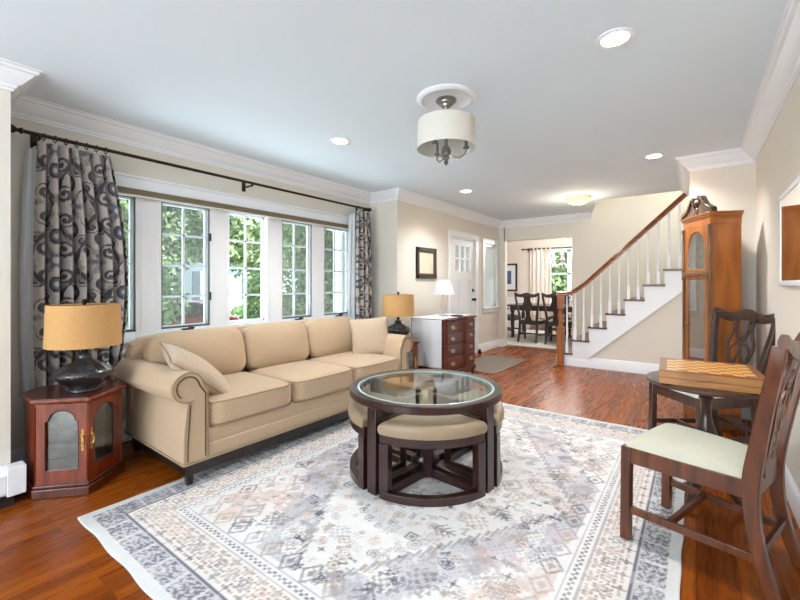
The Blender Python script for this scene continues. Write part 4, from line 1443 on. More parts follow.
b = MB(); b.box(-s, s, -s, s, 0, .030); b.box(-s + .003, s - .003, -s + .003, s - .003, .030, .034); b.box(-s, s, -s, s, .034, .068)
b.build('box', M['board_side'], cb, bevel=.003)
b = MB()
for q in ((-s, s, -s, -s + .035), (-s, s, s - .035, s), (-s, -s + .035, -s + .035, s - .035), (s - .035, s, -s + .035, s - .035)):
    b.box(q[0], q[1], q[2], q[3], .068, .072)
b.build('rim', M['board_rim'], cb, bevel=.0015)
g = (s - .035)
b = MB()
for i in range(8):
    for j in range(8):
        c = 2 * g / 8
        b.add([(-g + c * i, -g + c * j, .0715), (-g + c * (i + 1), -g + c * j, .0715), (-g + c * (i + 1), -g + c * (j + 1), .0715), (-g + c * i, -g + c * (j + 1), .0715)], [(0, 1, 2, 3)], (i + j) % 2)
b.box(-g, g, -g, g, .060, .0714)
b.build('squares', [mat('honey_square', (240, 196, 112), .3, var=.08, scale=30, coat=.3), mat('brown_square', (172, 98, 38), .3, var=.12, scale=30, coat=.3)], cb, fix=False)

# ------------------------------------------------------------------ grandfather clock, turned across the corner
TH = 27
ca = Vector((.098, 4.29)); W_, D_ = .42, .237
fd = Vector((-math.sin(R(TH)), math.cos(R(TH)))); sdv = Vector((math.cos(R(TH)), math.sin(R(TH))))
cc = ca + fd * W_ / 2 + sdv * D_ / 2
ck = thing('grandfather_clock', 'tall honey oak grandfather clock with swan-neck top in the corner by the stairs', 'clock', (cc.x, cc.y, 0), R(TH - 90))
hw, hd = W_ / 2, D_ / 2
b = MB()
b.box(-hw + .006, -hw + .022, -hd + .02, hd, .12, 1.78); b.box(hw - .022, hw - .006, -hd + .02, hd, .12, 1.78)
b.box(-hw + .006, hw - .006, hd - .012, hd, .12, 1.78); b.box(-hw + .006, hw - .006, -hd + .02, hd, .12, .14); b.box(-hw + .006, hw - .006, -hd + .02, hd, 1.765, 1.78)
b.build('case', M['oakclock'], ck, bevel=.002)
b = MB(); b.box(-hw - .006, hw + .006, -hd - .006, hd, .0, .10); b.box(-hw, hw, -hd, hd, .10, .13)
b.build('plinth', M['oakdark'], ck, bevel=.006)
# front frame: posts, waist bar, arched hood door
b = MB()
b.box(-hw, -hw + .045, -hd, -hd + .022, .13, 1.74); b.box(hw - .045, hw, -hd, -hd + .022, .13, 1.74)
b.box(-hw + .045, hw - .045, -hd, -hd + .022, .13, .22)
b.build('front_post', M['oakdark'], ck, bevel=.004)
gx = hw - .072
b = MB()
yy0, yy1 = -hd - .004, -hd + .014
b.box(-hw + .045, -gx, yy0, yy1, .22, 1.30); b.box(gx, hw - .045, yy0, yy1, .22, 1.30); b.box(-gx, gx, yy0, yy1, .22, .27); b.box(-gx, gx, yy0, yy1, 1.27, 1.30)
td = b.build('trunk_door', M['oakclock'], ck, bevel=.003)
MB().box(-gx, gx, -hd + .004, -hd + .008, .27, 1.27).build('glass', M['clockglass'], td, fix=False)
hb = MB(); hb.ball((-hw + .062, yy0 - .006, .86), .009, 8); hb.build('knob', M['brass'], td)
b = MB(); b.box(-hw - .008, hw + .008, -hd - .016, -hd + .022, 1.30, 1.335); b.build('waist_moulding', M['oakdark'], ck, bevel=.006)
b = MB()
b.box(-hw + .03, -gx, yy0, yy1, 1.335, 1.74); b.box(gx, hw - .03, yy0, yy1, 1.335, 1.74); b.box(-gx, gx, yy0, yy1, 1.335, 1.36)
arch = [(-gx, 1.74), (-gx, 1.575), (-gx + .018, 1.58), (-gx + .022, 1.60)]
for i in range(1, 14):
    a = PI - PI * i / 14; arch.append(((gx - .022) * math.cos(a), 1.60 + .098 * math.sin(a)))
arch += [(gx - .022, 1.60), (gx - .018, 1.58), (gx, 1.575), (gx, 1.74)]
b.prism(arch, yy0, yy1, 'y')
hd_ = b.build('hood_door', M['oakclock'], ck, bevel=.003)
MB().box(-gx, gx, -hd + .003, -hd + .006, 1.36, 1.71).build('glass', M['clockglass'], hd_, fix=False)
for s in (-1, 1):
    b = MB()
    for (za, zb) in ((1.335, 1.74), (.13, 1.30)):
        b.lathe([(.016, za), (.016, za + .03), (.011, za + .04), (.010, zb - .04), (.016, zb - .03), (.016, zb)], 12, 0, T(s * (hw - .004), -hd - .004, 0))
    b.build('column', M['oakdark'], ck)
# dial with a painted arch, chapter ring, hands
dm = mat('silvered_dial', (214, 218, 204), .35, .2, var=.06)
b = MB()
prof = [(-gx, 1.345), (gx, 1.345), (gx, 1.59)] + [((gx - .012) * math.cos(PI * i / 14), 1.60 + .10 * math.sin(PI * i / 14)) for i in range(15)] + [(-gx, 1.59)]
b.prism(prof, -hd + .040, -hd + .046, 'y'); dl = b.build('dial', dm, ck)
DC = (0, -hd + .038, 1.47)
b = MB(); b.lathe([(.078, 0), (.108, 0), (.108, .003), (.078, .003)], 40, 0, T(*DC) @ RX(R(90)), True); b.lathe([(.001, 0), (.05, 0), (.05, .002), (.001, .002)], 30, 0, T(0, DC[1], 1.645) @ RX(R(90)))
b.build('chapter_ring', M['brass'], dl)
b = MB()
for k in range(12):
    Mx = T(DC[0], DC[1] - .004, DC[2]) @ RY(2 * PI * k / 12); b.box(-.0025, .0025, -.001, .001, .083, .103, 0, Mx)
for a, L_ in ((R(-52), .058), (R(60), .088)):
    b.box(-.003, .003, -.004, -.002, -.01, L_, 0, T(DC[0], DC[1] - .004, DC[2]) @ RY(a))
b.build('hand', M['black_hw'], dl)
# pendulum and weights
b = MB(); b.cyl((0, .01, 1.26), (0, .01, .52), .005, n=8); b.lathe([(.001, -.006), (.07, -.003), (.075, 0), (.07, .003), (.001, .006)], 28, 0, T(0, .01, .48) @ RX(R(90)))
b.build('pendulum', M['brass'], ck)
for x in (-.075, .0, .075):
    b = MB(); b.cyl((x, .05, 1.26), (x, .05, .95), .002, n=6); b.lathe([(.001, .70), (.024, .702), (.024, .945), (.001, .95)], 16, 0, T(x, .05, 0)); b.build('weight', M['brass'], ck)
# cornice and swan-neck pediment
def cornice(b, z0):
    for i, (e, h) in enumerate(((.006, .016), (.016, .014), (.026, .012), (.032, .012))):
        z = z0 + sum(q[1] for q in ((.006, .016), (.016, .014), (.026, .012), (.032, .012))[:i])
        b.box(-hw - e, hw + e, -hd - e * .6, hd, z, z + h)
b = MB(); b.box(-hw - .002, hw + .002, -hd - .004, hd, 1.74, 1.79); cornice(b, 1.79)
b.build('cornice', M['oakclock'], ck, bevel=.003)
for s in (-1, 1):
    pts = [(hw + .030, 1.845), (hw + .022, 1.868), (hw - .02, 1.885), (hw - .07, 1.91), (hw - .105, 1.95), (hw - .128, 1.985), (hw - .155, 2.000), (hw - .182, 1.99), (hw - .186, 1.965), (hw - .168, 1.955), (hw - .152, 1.965)]
    b = MB(); b.strip([(s * x, -hd + .012, z) for x, z in pts], (0, 0, 1), [.020, .03, .034, .036, .036, .034, .03, .026, .024, .02, .016], (0, 1, 0), .05)
    tri = [(s * (hw + .01), 1.844), (s * .03, 1.844), (s * .03, 1.90), (s * .055, 1.955), (s * .085, 1.95), (s * .12, 1.905), (s * .17, 1.875)]
    b.prism(tri, -hd + .0, -hd + .02, 'y')
    b.build('swan_neck', M['pediment'], ck, bevel=.003)
b = MB(); b.lathe([(.020, 1.844), (.022, 1.90), (.012, 1.915), (.024, 1.94), (.030, 1.962), (.020, 1.985), (.008, 1.995), (.012, 2.008), (.001, 2.035)], 16, 0, T(0, -hd + .012, 0))
b.build('finial', M['pediment'], ck)

# ------------------------------------------------------------------ wall mirror
mr = thing('wall_mirror', 'white framed mirror hanging on the right wall near the chairs', 'mirror', (XR, 0, 0))
my0, my1, mz0, mz1 = 2.55, 3.43, 1.222, 1.775
b = MB()
fwid = .028
for q in ((my0, my1, mz0, mz0 + fwid), (my0, my1, mz1 - fwid, mz1), (my0, my0 + fwid, mz0, mz1), (my1 - fwid, my1, mz0, mz1)):
    b.box(-.016, -.001, *q)
b.build('frame', M['trim'], mr, bevel=.003)
MB().box(-.012, -.002, my0 + fwid, my1 - fwid, mz0 + fwid, mz1 - fwid).build('glass', M['mirror'], mr, fix=False)

# ------------------------------------------------------------------ dresser with runner, lamp, tray
QX, QY, QD, QL, QH = -2.45, 4.62, .47, .86, .80
ds = thing('dresser', 'red mahogany block-front chest of four drawers against the door wall', 'dresser', (QX, QY, 0))
def blockfront(y):
    q = (y + QL / 2) / QL
    f_ = 0
    def bump(c, w): 
        z = (q - c) / w
        return max(0, min(1, (1 - abs(z)) * 6))
    return .022 * bump(.21, .17) + .022 * bump(.79, .17) - .012 * bump(.5, .13)
ys = [-QL / 2 + QL * i / 60 for i in range(61)]
b = MB()
b.box(-QD, -.02, -QL / 2, -QL / 2 + .02, .13, QH - .025); b.box(-QD, -.02, QL / 2 - .02, QL / 2, .13, QH - .025); b.box(-QD, -QD + .015, -QL / 2, QL / 2, .13, QH - .025)
b.box(-QD, -.03, -QL / 2, QL / 2, .13, .15)
b.prism([(blockfront(y) - .012, y) for y in ys] + [(-.05, QL / 2), (-.05, -QL / 2)], .13, QH - .025)
b.build('carcass', M['dresser'], ds, bevel=.002)
b = MB(); b.prism([(blockfront(y) + .018, y * 1.03) for y in ys] + [(-QD - .005, QL / 2 * 1.03), (-QD - .005, -QL / 2 * 1.03)], QH - .025, QH)
b.build('top', M['dresser'], ds, bevel=.006)
zs = [.165, .315, .465, .615, .76]
hgts = [(.165, .320), (.328, .475), (.483, .620), (.628, .755)]
for (za, zb) in hgts:
    b = MB(); yy = [y for y in ys if abs(y) < QL / 2 - .025]
    b.prism([(blockfront(y) + .004, y) for y in yy] + [(-.02, yy[-1]), (-.02, yy[0])], za, zb)
    d = b.build('drawer', M['dresser'], ds, bevel=.004)
    for y in (-.25, .25):
        hx = blockfront(y) + .005; zc = (za + zb) / 2
        h = MB()
        h.prism([(y - .045, zc + .012), (y - .03, zc + .024), (y, zc + .018), (y + .03, zc + .024), (y + .045, zc + .012), (y + .03, zc - .012), (y + .012, zc - .02), (y, zc - .028), (y - .012, zc - .02), (y - .03, zc - .012)], hx, hx + .003, 'x')
        h.tube([(hx + .012, y - .032, zc + .008), (hx + .018, y - .028, zc - .012), (hx + .02, y, zc - .02), (hx + .018, y + .028, zc - .012), (hx + .012, y + .032, zc + .008)], .004, 6)
        h.build('handle', M['pull'], d)
b = MB()
ap = [(y, .13) for y in ys] + [(y, .085 + .03 * math.cos(y / QL * 4 * PI) ) for y in ys[::-1]]
b.prism(ap, -.012, .012, 'x'); b.build('apron', M['dresser'], ds, bevel=.002)
for xx in (-.03, -QD + .04):
    for s in (-1, 1):
        l = MB(); l.tube([(xx, s * (QL / 2 - .04), .13), (xx + .018, s * (QL / 2 - .025), .10), (xx + .006, s * (QL / 2 - .035), .05), (xx + .014, s * (QL / 2 - .028), .02), (xx + .016, s * (QL / 2 - .026), .0)], [.034, .036, .022, .024, .026], 12)
        l.build('leg', M['dresser'], ds)
# runner: lies on the top and hangs down the near end
b = MB()
def run(u, v):
    x = QX - QD + .02 + (QD - .035) * u
    L_ = .60
    s = v * (L_ + .80)
    if s < .80: return (x, QY + .385 - s, QH + .006)
    return (x + .010 * math.sin(u * 9 + 1) * (s - .80) / L_, QY - .447 - .012 * math.sin(u * 12) * (s - .80) / L_, QH + .004 - (s - .80))
b.grid(run, 40, 60)
tag(b.build('table_runner', M['white_cloth'], None, solid=.003, angle=70, fix=False), 'white linen runner over the dresser top, hanging down its near end', 'cloth')
gl = thing('dresser_lamp', 'small lamp with white cone shade and clear stem on the dresser', 'lamp', (-2.70, 4.62, QH + .0085))
b = MB(); b.lathe([(.065, 0), (.068, .008), (.05, .018), (.02, .026), (.015, .04), (.028, .065), (.036, .10), (.030, .14), (.014, .17), (.020, .185), (.012, .20), (.010, .25), (.001, .255)], 28)
b.build('base', M['clear_glass'], gl, angle=60)
b = MB(); b.cyl((0, 0, .25), (0, 0, .42), .005, n=8); b.lathe([(.012, .26), (.012, .31)], 12); b.build('socket', M['brass'], gl)
b = MB(); b.lathe([(.150, .285), (.086, .475), (.083, .475), (.147, .285)], 40, closed=True); b.build('shade', M['white_shade'], gl, angle=60)
tr = thing('trinket_tray', 'small dark metal tray lying on the white runner', 'tray', (-2.52, 4.66, QH + .0085))
b = MB(); b.lathe([(.001, 0), (.075, 0), (.09, .012), (.086, .014), (.072, .004), (.001, .004)], 28); b.build('dish', M['screenframe'], tr, angle=50)
b = MB(); b.tube([(-.05, -.02, .008), (0, .02, .016), (.05, .0, .008)], .006, 6); b.build('keys', M['black_hw'], tr)

# picture on the door wall
pf = thing('picture_frame', 'small dark gilt picture frame with cream mat above the dresser', 'picture', (XL, 0, 0))
py0, py1, pz0, pz1 = 4.60, 5.11, 1.315, 1.745
b = MB(); w = .055
for q in ((py0, py1, pz0, pz0 + w), (py0, py1, pz1 - w, pz1), (py0, py0 + w, pz0, pz1), (py1 - w, py1, pz0, pz1)): b.box(.001, .028, *q)
b.build('frame', M['black_frame'], pf, bevel=.006)
b = MB()
for q in ((py0 + w, py1 - w, pz0 + w, pz0 + w + .012), (py0 + w, py1 - w, pz1 - w - .012, pz1 - w), (py0 + w, py0 + w + .012, pz0 + w, pz1 - w), (py1 - w - .012, py1 - w, pz0 + w, pz1 - w)): b.box(.001, .020, *q)
b.build('inner_slip', M['gilt'], pf, bevel=.002)
MB().box(.002, .010, py0 + w, py1 - w, pz0 + w, pz1 - w).build('mat_board', M['photo'], pf)

# door mat
b = MB(); b.rbox((-2.53, 5.78, .006), (.34, .66, .0058), 14, 10)
tag(b.build('door_mat', M['mat_rug'], None), 'plain grey-brown mat on the wood floor before the front door', 'mat')
dsn = MB(); dsn.lathe([(.03, 0), (.034, .01), (.02, .05), (.026, .07), (.001, .08)], 14, 0, T(XL + .06, D1 + .05, 0.0005)); tag(dsn.build('door_stop', M['black_hw'], None), 'small dark door stop on the floor by the front door', 'door stop')

# ------------------------------------------------------------------ ceiling lights
for (x, y, lab) in ((-.323, 2.229, 'round recessed ceiling light nearest the right wall and the camera'), (-2.44, 2.44, 'round recessed ceiling light above the sofa by the wide window'),
                    (-2.425, 4.73, 'round recessed ceiling light above the dresser'), (-.322, 4.50, 'round recessed ceiling light near the clock and the staircase')):
    t = thing('recessed_light', lab, 'ceiling light', (x, y, CH), 0, 'recessed ceiling lights')
    MB().lathe([(.062, -.0005), (.088, -.0005), (.088, -.006), (.080, -.010), (.062, -.006)], 36, closed=True).build('trim_ring', M['trim'], t, angle=50)
    MB().lathe([(.001, -.004), (.0615, -.004)], 32).build('lens', M['led'], t)
    l = lamp('can_bulb', 'SPOT', (x, y, CH - .03), 60, (.96, .98, 1.0), (0, 0, 0), spot_size=R(135), spot_blend=.8, shadow_soft_size=.06)
fm = thing('flush_ceiling_light', 'frosted glass dome ceiling light glowing before the stairs', 'ceiling light', (-1.33, 6.0, CH))
MB().lathe([(.001, 0), (.165, 0), (.170, -.010), (.160, -.022), (.150, -.022)], 44).build('pan', M['trim'], fm, angle=50)
MB().lathe([(.155, -.022), (.150, -.045), (.125, -.075), (.080, -.098), (.03, -.108), (.001, -.109)], 44).build('dome', M['dome'], fm, angle=70)
b = MB(); b.lathe([(.012, -.108), (.010, -.118), (.001, -.128)], 12); b.build('finial', M['nickel'], fm)
lamp('dome_bulb', 'POINT', (-1.33, 6.0, CH - .32), 8, (1.0, .87, .66), shadow_soft_size=.10)
lamp('stair_hall_light', 'POINT', (.2, 6.9, 3.4), 22, (1.0, .95, .86), shadow_soft_size=.15)

cl = thing('drum_ceiling_light', 'ivory drum shade ceiling light with nickel arms under a white medallion', 'ceiling light', (-1.318, 2.29, CH))
MB().lathe([(.001, 0), (.190, 0), (.192, -.008), (.180, -.018), (.160, -.020), (.150, -.012), (.06, -.012), (.001, -.012)], 56).build('medallion', M['trim'], cl, angle=40)
b = MB(); b.lathe([(.066, -.013), (.068, -.022), (.052, -.030), (.050, -.040), (.034, -.046), (.030, -.060), (.016, -.066), (.012, -.08), (.012, -.31), (.026, -.325), (.034, -.36), (.018, -.38), (.024, -.395), (.011, -.41), (.016, -.428), (.001, -.445)], 24)
b.build('stem', M['nickel'], cl, angle=50)
for k in range(3):
    a = 2 * PI * k / 3 + .5
    b = MB(); Mx = RZ(a) @ T(0, 0, -.035)
    b.tube([(.02, 0, -.315), (.05, 0, -.355), (.09, 0, -.360), (.125, 0, -.335), (.130, 0, -.300)], .005, 8, 0, False, Mx)
    b.lathe([(.006, -.305), (.022, -.300), (.020, -.292), (.011, -.288), (.011, -.230), (.001, -.229)], 14, 0, Mx @ T(.130, 0, 0))
    ar = b.build('arm', M['nickel'], cl, angle=50)
    b = MB(); b.lathe([(.008, -.230), (.014, -.205), (.012, -.185), (.001, -.160)], 12, 0, Mx @ T(.130, 0, 0)); b.build('bulb', M['white_shade'], ar)
sh_ = MB(); sh_.lathe([(.192, -.335), (.186, -.155), (.183, -.155), (.189, -.335)], 56, closed=True)
sh_ = sh_.build('shade', M['linen_shade'], cl, angle=60)
b = MB()
for k in range(3): b.cyl((.01 * math.cos(k * 2.09 + 1.5), .01 * math.sin(k * 2.09 + 1.5), -.165), (.185 * math.cos(k * 2.09 + 1.5), .185 * math.sin(k * 2.09 + 1.5), -.165), .003, n=6)
b.build('spider', M['nickel'], sh_)

# ------------------------------------------------------------------ dining room furniture
dt = thing('dining_table', 'long dark dining table seen through the far opening', 'table', (-2.30, 9.25, .0065))
b = MB(); b.box(-1.22, 1.22, -.48, .48, .725, .755); b.build('top', M['darkchair'], dt, bevel=.008)
b = MB(); b.box(-1.12, 1.12, -.40, .40, .63, .725); b.build('apron', M['darkchair'], dt)
for sx in (-1, 1):
    for sy in (-1, 1):
        l = MB(); l.lathe([(.030, 0), (.030, .03), (.024, .05), (.034, .30), (.044, .50), (.030, .56), (.045, .60), (.045, .66)], 16, 0, T(sx * 1.08, sy * .36, 0)); l.build('leg', M['darkchair'], dt)
b = MB(); b.rbox((-2.30, 9.25, .0035), (1.75, 1.45, .0028), 30, 8); tag(b.build('dining_rug', M['dining_rug'], None), 'pale ivory rug under the dining table', 'rug')
G = 'dark dining chairs'
for (x, y, d, lab, ar) in ((-2.84, 8.62, (0, 1), 'dark splat-back dining chair on the near side of the dining table, nearest the far-left wall', False), (-2.27, 8.62, (0, 1), 'dark splat-back dining chair on near side of dining table, beside the newel post', False),
                       (-1.68, 8.62, (0, 1), 'dark splat-back dining chair mostly hidden behind the newel post and balusters', False),
                       (-2.55, 9.88, (0, -1), 'dark splat-back dining chair beyond the dining table below the blush curtain', False), (-1.95, 9.88, (0, -1), 'dark splat-back dining chair beyond the dining table below the chandelier', False),
                       (-3.62, 9.25, (1, 0), 'dark dining armchair at the end of the table under the blue picture', True)):
    side_chair(lab, (x, y, .0065), face(*d), M['darkchair'], M['taupe_seat'], G, False, 'chair', 'dining_armchair' if ar else 'dining_chair', ar)
dc = thing('dining_curtain', 'blush white linen curtain on dark rod beside dining window', 'curtain', (0, DY1 - .11, 0))
b = MB(); b.grid(lambda u, v: (-3.62 + .56 * u, .035 * math.sin(u * 2 * PI * 5), .02 + 2.19 * v), 120, 4); b.build('panel', M['dining_curtain'], dc, solid=.003, angle=80, fix=False)
for k in range(6):
    b = MB(); b.lathe([(.020, -.004), (.028, -.004), (.028, .004), (.020, .004)], 16, 0, T(-3.58 + .093 * k, 0, 2.175) @ RY(R(90)), True); b.build('grommet', M['bronze'], dc)
dr = thing('dining_curtain_rod', 'dark rod above the dining room window', 'curtain rod', (0, DY1 - .11, 2.175))
b = MB(); b.cyl((-3.80, 0, 0), (-1.76, 0, 0), .014, n=12); b.build('pole', M['bronze'], dr)
for x, s in ((-3.80, -1), (-1.76, 1)):
    b = MB(); b.lathe([(.014, 0), (.026, .008), (.026, .05), (.001, .06)], 14, 0, T(x, 0, 0) @ RY(R(90 * s))); b.build('finial', M['bronze'], dr)
for x in (-3.70, -1.78):
    b = MB(); b.box(x - .01, x + .01, .0, .1085, -.012, .0); b.box(x - .02, x + .02, .10, .1085, -.05, .03); b.build('bracket', M['bronze'], dr)
dp_ = thing('framed_print', 'black framed print with white mat and blue image on the dining wall', 'picture', (0, DY1, 0))
b = MB()
qx0, qx1, qz0, qz1 = -4.62, -4.02, 1.03, 1.80
for q in ((qx0, qx1, qz0, qz0 + .045), (qx0, qx1, qz1 - .045, qz1), (qx0, qx0 + .045, qz0, qz1), (qx1 - .045, qx1, qz0, qz1)): b.box(q[0], q[1], -.03, -.001, q[2], q[3])
b.build('frame', M['black_frame'], dp_, bevel=.004)
MB().box(qx0 + .045, qx1 - .045, -.012, -.002, qz0 + .045, qz1 - .045).build('mat_board', M['white_cloth'], dp_)
MB().box(qx0 + .17, qx1 - .17, -.014, -.012, qz0 + .20, qz1 - .20).build('print', M['bluepic'], dp_)
# chandelier
ch = thing('chandelier', 'crystal chandelier with candle arms over the dining table', 'chandelier', (-2.36, 9.2, 0))
b = MB(); b.cyl((0, 0, CH - .001), (0, 0, 1.98), .006, n=8); b.lathe([(.06, CH - .001), (.06, CH - .02), (.02, CH - .05), (.006, CH - .06)], 18)
b.lathe([(.010, 1.98), (.035, 1.95), (.020, 1.90), (.045, 1.84), (.020, 1.78), (.050, 1.70), (.030, 1.64), (.012, 1.60), (.001, 1.575)], 18); b.build('stem', M['nickel'], ch, angle=60)
for k in range(8):
    Mx = RZ(2 * PI * k / 8 + .2)
    b = MB(); b.tube([(.03, 0, 1.70), (.10, 0, 1.64), (.20, 0, 1.66), (.26, 0, 1.73), (.27, 0, 1.77)], .007, 8, 0, False, Mx)
    b.lathe([(.01, 1.765), (.045, 1.78), (.042, 1.786), (.012, 1.78), (.012, 1.87), (.001, 1.871)], 14, 0, Mx @ T(.27, 0, 0)); a = b.build('arm', M['crystal'], ch, angle=60)
    b = MB(); b.lathe([(.010, 1.871), (.017, 1.895), (.012, 1.925), (.001, 1.95)], 10, 0, Mx @ T(.27, 0, 0)); b.build('bulb', M['bulb'], a)
    for (x, z) in ((.27, 1.735), (.20, 1.63), (.11, 1.61)):
        b = MB(); b.lathe([(.001, z - .035), (.012, z - .01), (.010, z + .01), (.001, z + .030)], 6, 0, T(Mx[0][0] * x, Mx[1][0] * x, 0))
        b.build('crystal_drop', M['crystal'], a)
lamp('chandelier_glow', 'POINT', (-2.36, 9.2, 2.08), 85, (1.0, .94, .87), shadow_soft_size=.22)

# ------------------------------------------------------------------ outdoors
GZ = -.75
gm = mat('lawn_grass', (104, 132, 70), .95, var=.25, scale=3, bump=.4, bscale=40)
struct(MB().box(-60, 20, -40, 60, GZ - .2, GZ).build('lawn', gm, fix=False))
am = mat('asphalt', (104, 106, 110), .9, var=.08, scale=20)
struct(MB().box(-18.4, -11.9, -40, 60, GZ, GZ + .02).build('street', am, fix=False))
leafmats = [mat('leaf_green_%s' % n, c, .6, var=.28, scale=1.5) for n, c in (('mid', (140, 166, 116)), ('dark', (88, 120, 82)), ('pale', (172, 190, 146)))]
bark = mat('bark', (92, 76, 62), .9, var=.2, scale=20)
def foliage(name, label, cat, loc, blobs, n, lm, size, seed, trunk=None, group=None):
    rnd = np.random.RandomState(seed)
    t = thing(name, label, cat, loc, 0, group)
    vol = np.array([b[3] * b[4] * b[5] for b in blobs]); vol = vol / vol.sum()
    which = rnd.choice(len(blobs), n, p=vol)
    d = rnd.normal(size=(n, 3)); d /= np.linalg.norm(d, axis=1)[:, None]
    rad = rnd.rand(n) ** .42
    B = np.array(blobs)[which]
    c = B[:, :3] + d * rad[:, None] * B[:, 3:6]
    a = rnd.normal(size=(n, 3)); a /= np.linalg.norm(a, axis=1)[:, None]
    b2 = np.cross(a, rnd.normal(size=(n, 3))); b2 /= np.linalg.norm(b2, axis=1)[:, None]
    s = (size * (.6 + .8 * rnd.rand(n)))[:, None]
    v = np.stack([c - a * s, c + b2 * s * .5, c + a * s, c - b2 * s * .5], 1).reshape(-1, 3).astype(np.float32)
    f = np.arange(4 * n, dtype=np.int32)
    me = bpy.data.meshes.new('crown')
    me.vertices.add(4 * n); me.vertices.foreach_set('co', v.ravel())
    me.loops.add(4 * n); me.loops.foreach_set('vertex_index', f)
    me.polygons.add(n); me.polygons.foreach_set('loop_start', np.arange(0, 4 * n, 4, dtype=np.int32))
    me.update(calc_edges=True)
    for m in leafmats: me.materials.append(m)
    mi = np.full(n, lm); r = rnd.rand(n); mi[r < .22] = (lm + 1) % 3; mi[r > .85] = (lm + 2) % 3
    me.polygons.foreach_set('material_index', mi.astype(np.int32))
    o = bpy.data.objects.new('crown', me); C.objects.link(o); o.parent = t
    if trunk:
        tb_ = MB()
        tb_.tube([(0, 0, 0), (.05, .03, trunk[1] * .5), (0, .08, trunk[1])], [trunk[0], trunk[0] * .8, trunk[0] * .55], 10)
        for q in range(4):
            bb = blobs[q % len(blobs)]
            tb_.tube([(0, .06, trunk[1] * .85), (bb[0] * .5, bb[1] * .5, trunk[1] + (bb[2] - trunk[1]) * .5), (bb[0], bb[1], bb[2])], [trunk[0] * .5, trunk[0] * .3, trunk[0] * .15], 7)
        tb_.build('trunk', bark, t)
    return t
def crown_blobs(seed, r, h0, h1, k=9):
    rn = random.Random(seed)
    return [(rn.uniform(-r, r) * .7, rn.uniform(-r, r) * .7, rn.uniform(h0, h1), r * rn.uniform(.4, .6), r * rn.uniform(.4, .6), r * rn.uniform(.32, .5)) for _ in range(k)]
TG = 'trees seen through the wide window'
foliage('street_tree', 'large leafy tree outside the second window light from the left', 'tree', (-10.4, 4.1, GZ), crown_blobs(3, 3.0, 2.7, 6.5, 12), 26000, 2, .075, 3, (.17, 3.0), TG)
foliage('street_tree', 'leafy tree outside the middle window light', 'tree', (-10.4, 8.6, GZ), crown_blobs(5, 2.6, 2.9, 6.4, 12), 22000, 0, .075, 5, (.16, 3.0), TG)
foliage('street_tree', 'dense tree outside the leftmost window light behind the curtain', 'tree', (-9.4, 2.4, GZ), crown_blobs(8, 2.3, 1.0, 5.5, 12), 20000, 0, .08, 8, (.16, 2.6), TG)
foliage('tall_shrub', 'tall dark shrub close outside the middle and fourth window lights', 'shrub', (-5.9, 5.05, GZ), [(0, 0, 1.3, .55, .6, 1.25), (.1, .25, 2.2, .45, .5, 1.1), (-.1, -.1, 3.0, .38, .4, .8)], 12000, 0, .045, 11, (.05, 1.5))
foliage('evergreen_tree', 'dark evergreen tree filling the fourth window light', 'tree', (-9.0, 10.0, GZ), [(0, 0, 1.6, 1.5, 1.5, 1.5), (0, .2, 3.2, 1.4, 1.4, 1.6), (0, 0, 5.0, 1.1, 1.1, 1.6)], 15000, 1, .09, 12, (.18, 2.0))
foliage('evergreen_tree', 'dark evergreen tree beyond the porch column', 'tree', (-8.0, 13.0, GZ), [(0, 0, 1.6, 1.6, 1.8, 1.6), (0, .2, 3.4, 1.4, 1.5, 1.8)], 12000, 1, .10, 14, (.18, 2.0))
for k, (y, lab) in enumerate(((7.5, 'tree far behind the house across the street, leftmost'), (17.0, 'tree far behind the house across the street, beside its gable'), (26.5, 'tree far across the street beyond the house'))):
    foliage('street_tree', lab, 'tree', (-33.5, y - 2, GZ), crown_blobs(30 + k, 3.6, 4.0, 9.5, 11), 9000, [2, 0, 2][k], .22, 20 + k, (.3, 4.5), 'trees beyond the far house')
for k, (y, lab) in enumerate(((9.2, 'round clipped hedge shrub before the house across the street, left of its window'), (12.7, 'round clipped hedge shrub before the house across the street, under its window'))):
    foliage('clipped_shrub', lab, 'shrub', (-19.6, y, GZ), [(0, 0, .45, .6, 1.2, .45), (0, .6, .4, .5, .8, .4)], 5000, 0, .07, 40 + k, None, 'shrubs before the far house')
foliage('slim_shrub', 'slim upright shrub at the right edge of the middle window light', 'shrub', (-6.6, 4.42, GZ), [(0, 0, .9, .30, .34, .9), (.05, .05, 1.7, .24, .28, .65)], 6000, 0, .045, 61, (.04, 1.0))
foliage('low_shrub', 'low loose shrub outside the foot of the middle window light', 'shrub', (-8.3, 4.95, GZ), [(0, 0, .55, .5, .6, .55), (.1, .3, .5, .4, .4, .45)], 5000, 2, .05, 62, None)
# the house over the road
hs = thing('far_house', 'pale grey-blue house with white windows across the street', 'house', (-24.0, 12.0, GZ))
sid = mat('grey_blue_siding', (126, 140, 150), .8, var=.05, scale=2)
MB().box(-4, 1.5, -4.5, 4.5, 0, 5.0).build('wall', sid, hs)
b = MB(); b.prism([(-4.4, 5.0), (1.9, 5.0), (-1.25, 7.4)], -4.9, 4.9, 'y'); b.build('roof', mat('grey_shingles', (120, 122, 128), .9, var=.12, scale=8), hs)
for (y, z) in ((-2.6, 1.2), (.0, 1.2), (2.7, 1.2), (-2.6, 3.4), (0, 3.4), (2.7, 3.4)):
    b = MB(); b.box(1.5, 1.58, y - .55, y + .55, z - .1, z + 1.5); w_ = b.build('window', M['trim'], hs)
    MB().box(1.58, 1.60, y - .42, y + .42, z + .02, z + 1.38).build('pane', mat('dark_pane', (98, 110, 122), .15, var=.1), w_)
    b = MB()
    for s in (-1, 1): b.box(1.5, 1.56, y + s * .80 - .20, y + s * .80 + .20, z - .08, z + 1.48)
    b.build('shutter', mat('slate_shutter', (86, 96, 106), .6), hs)
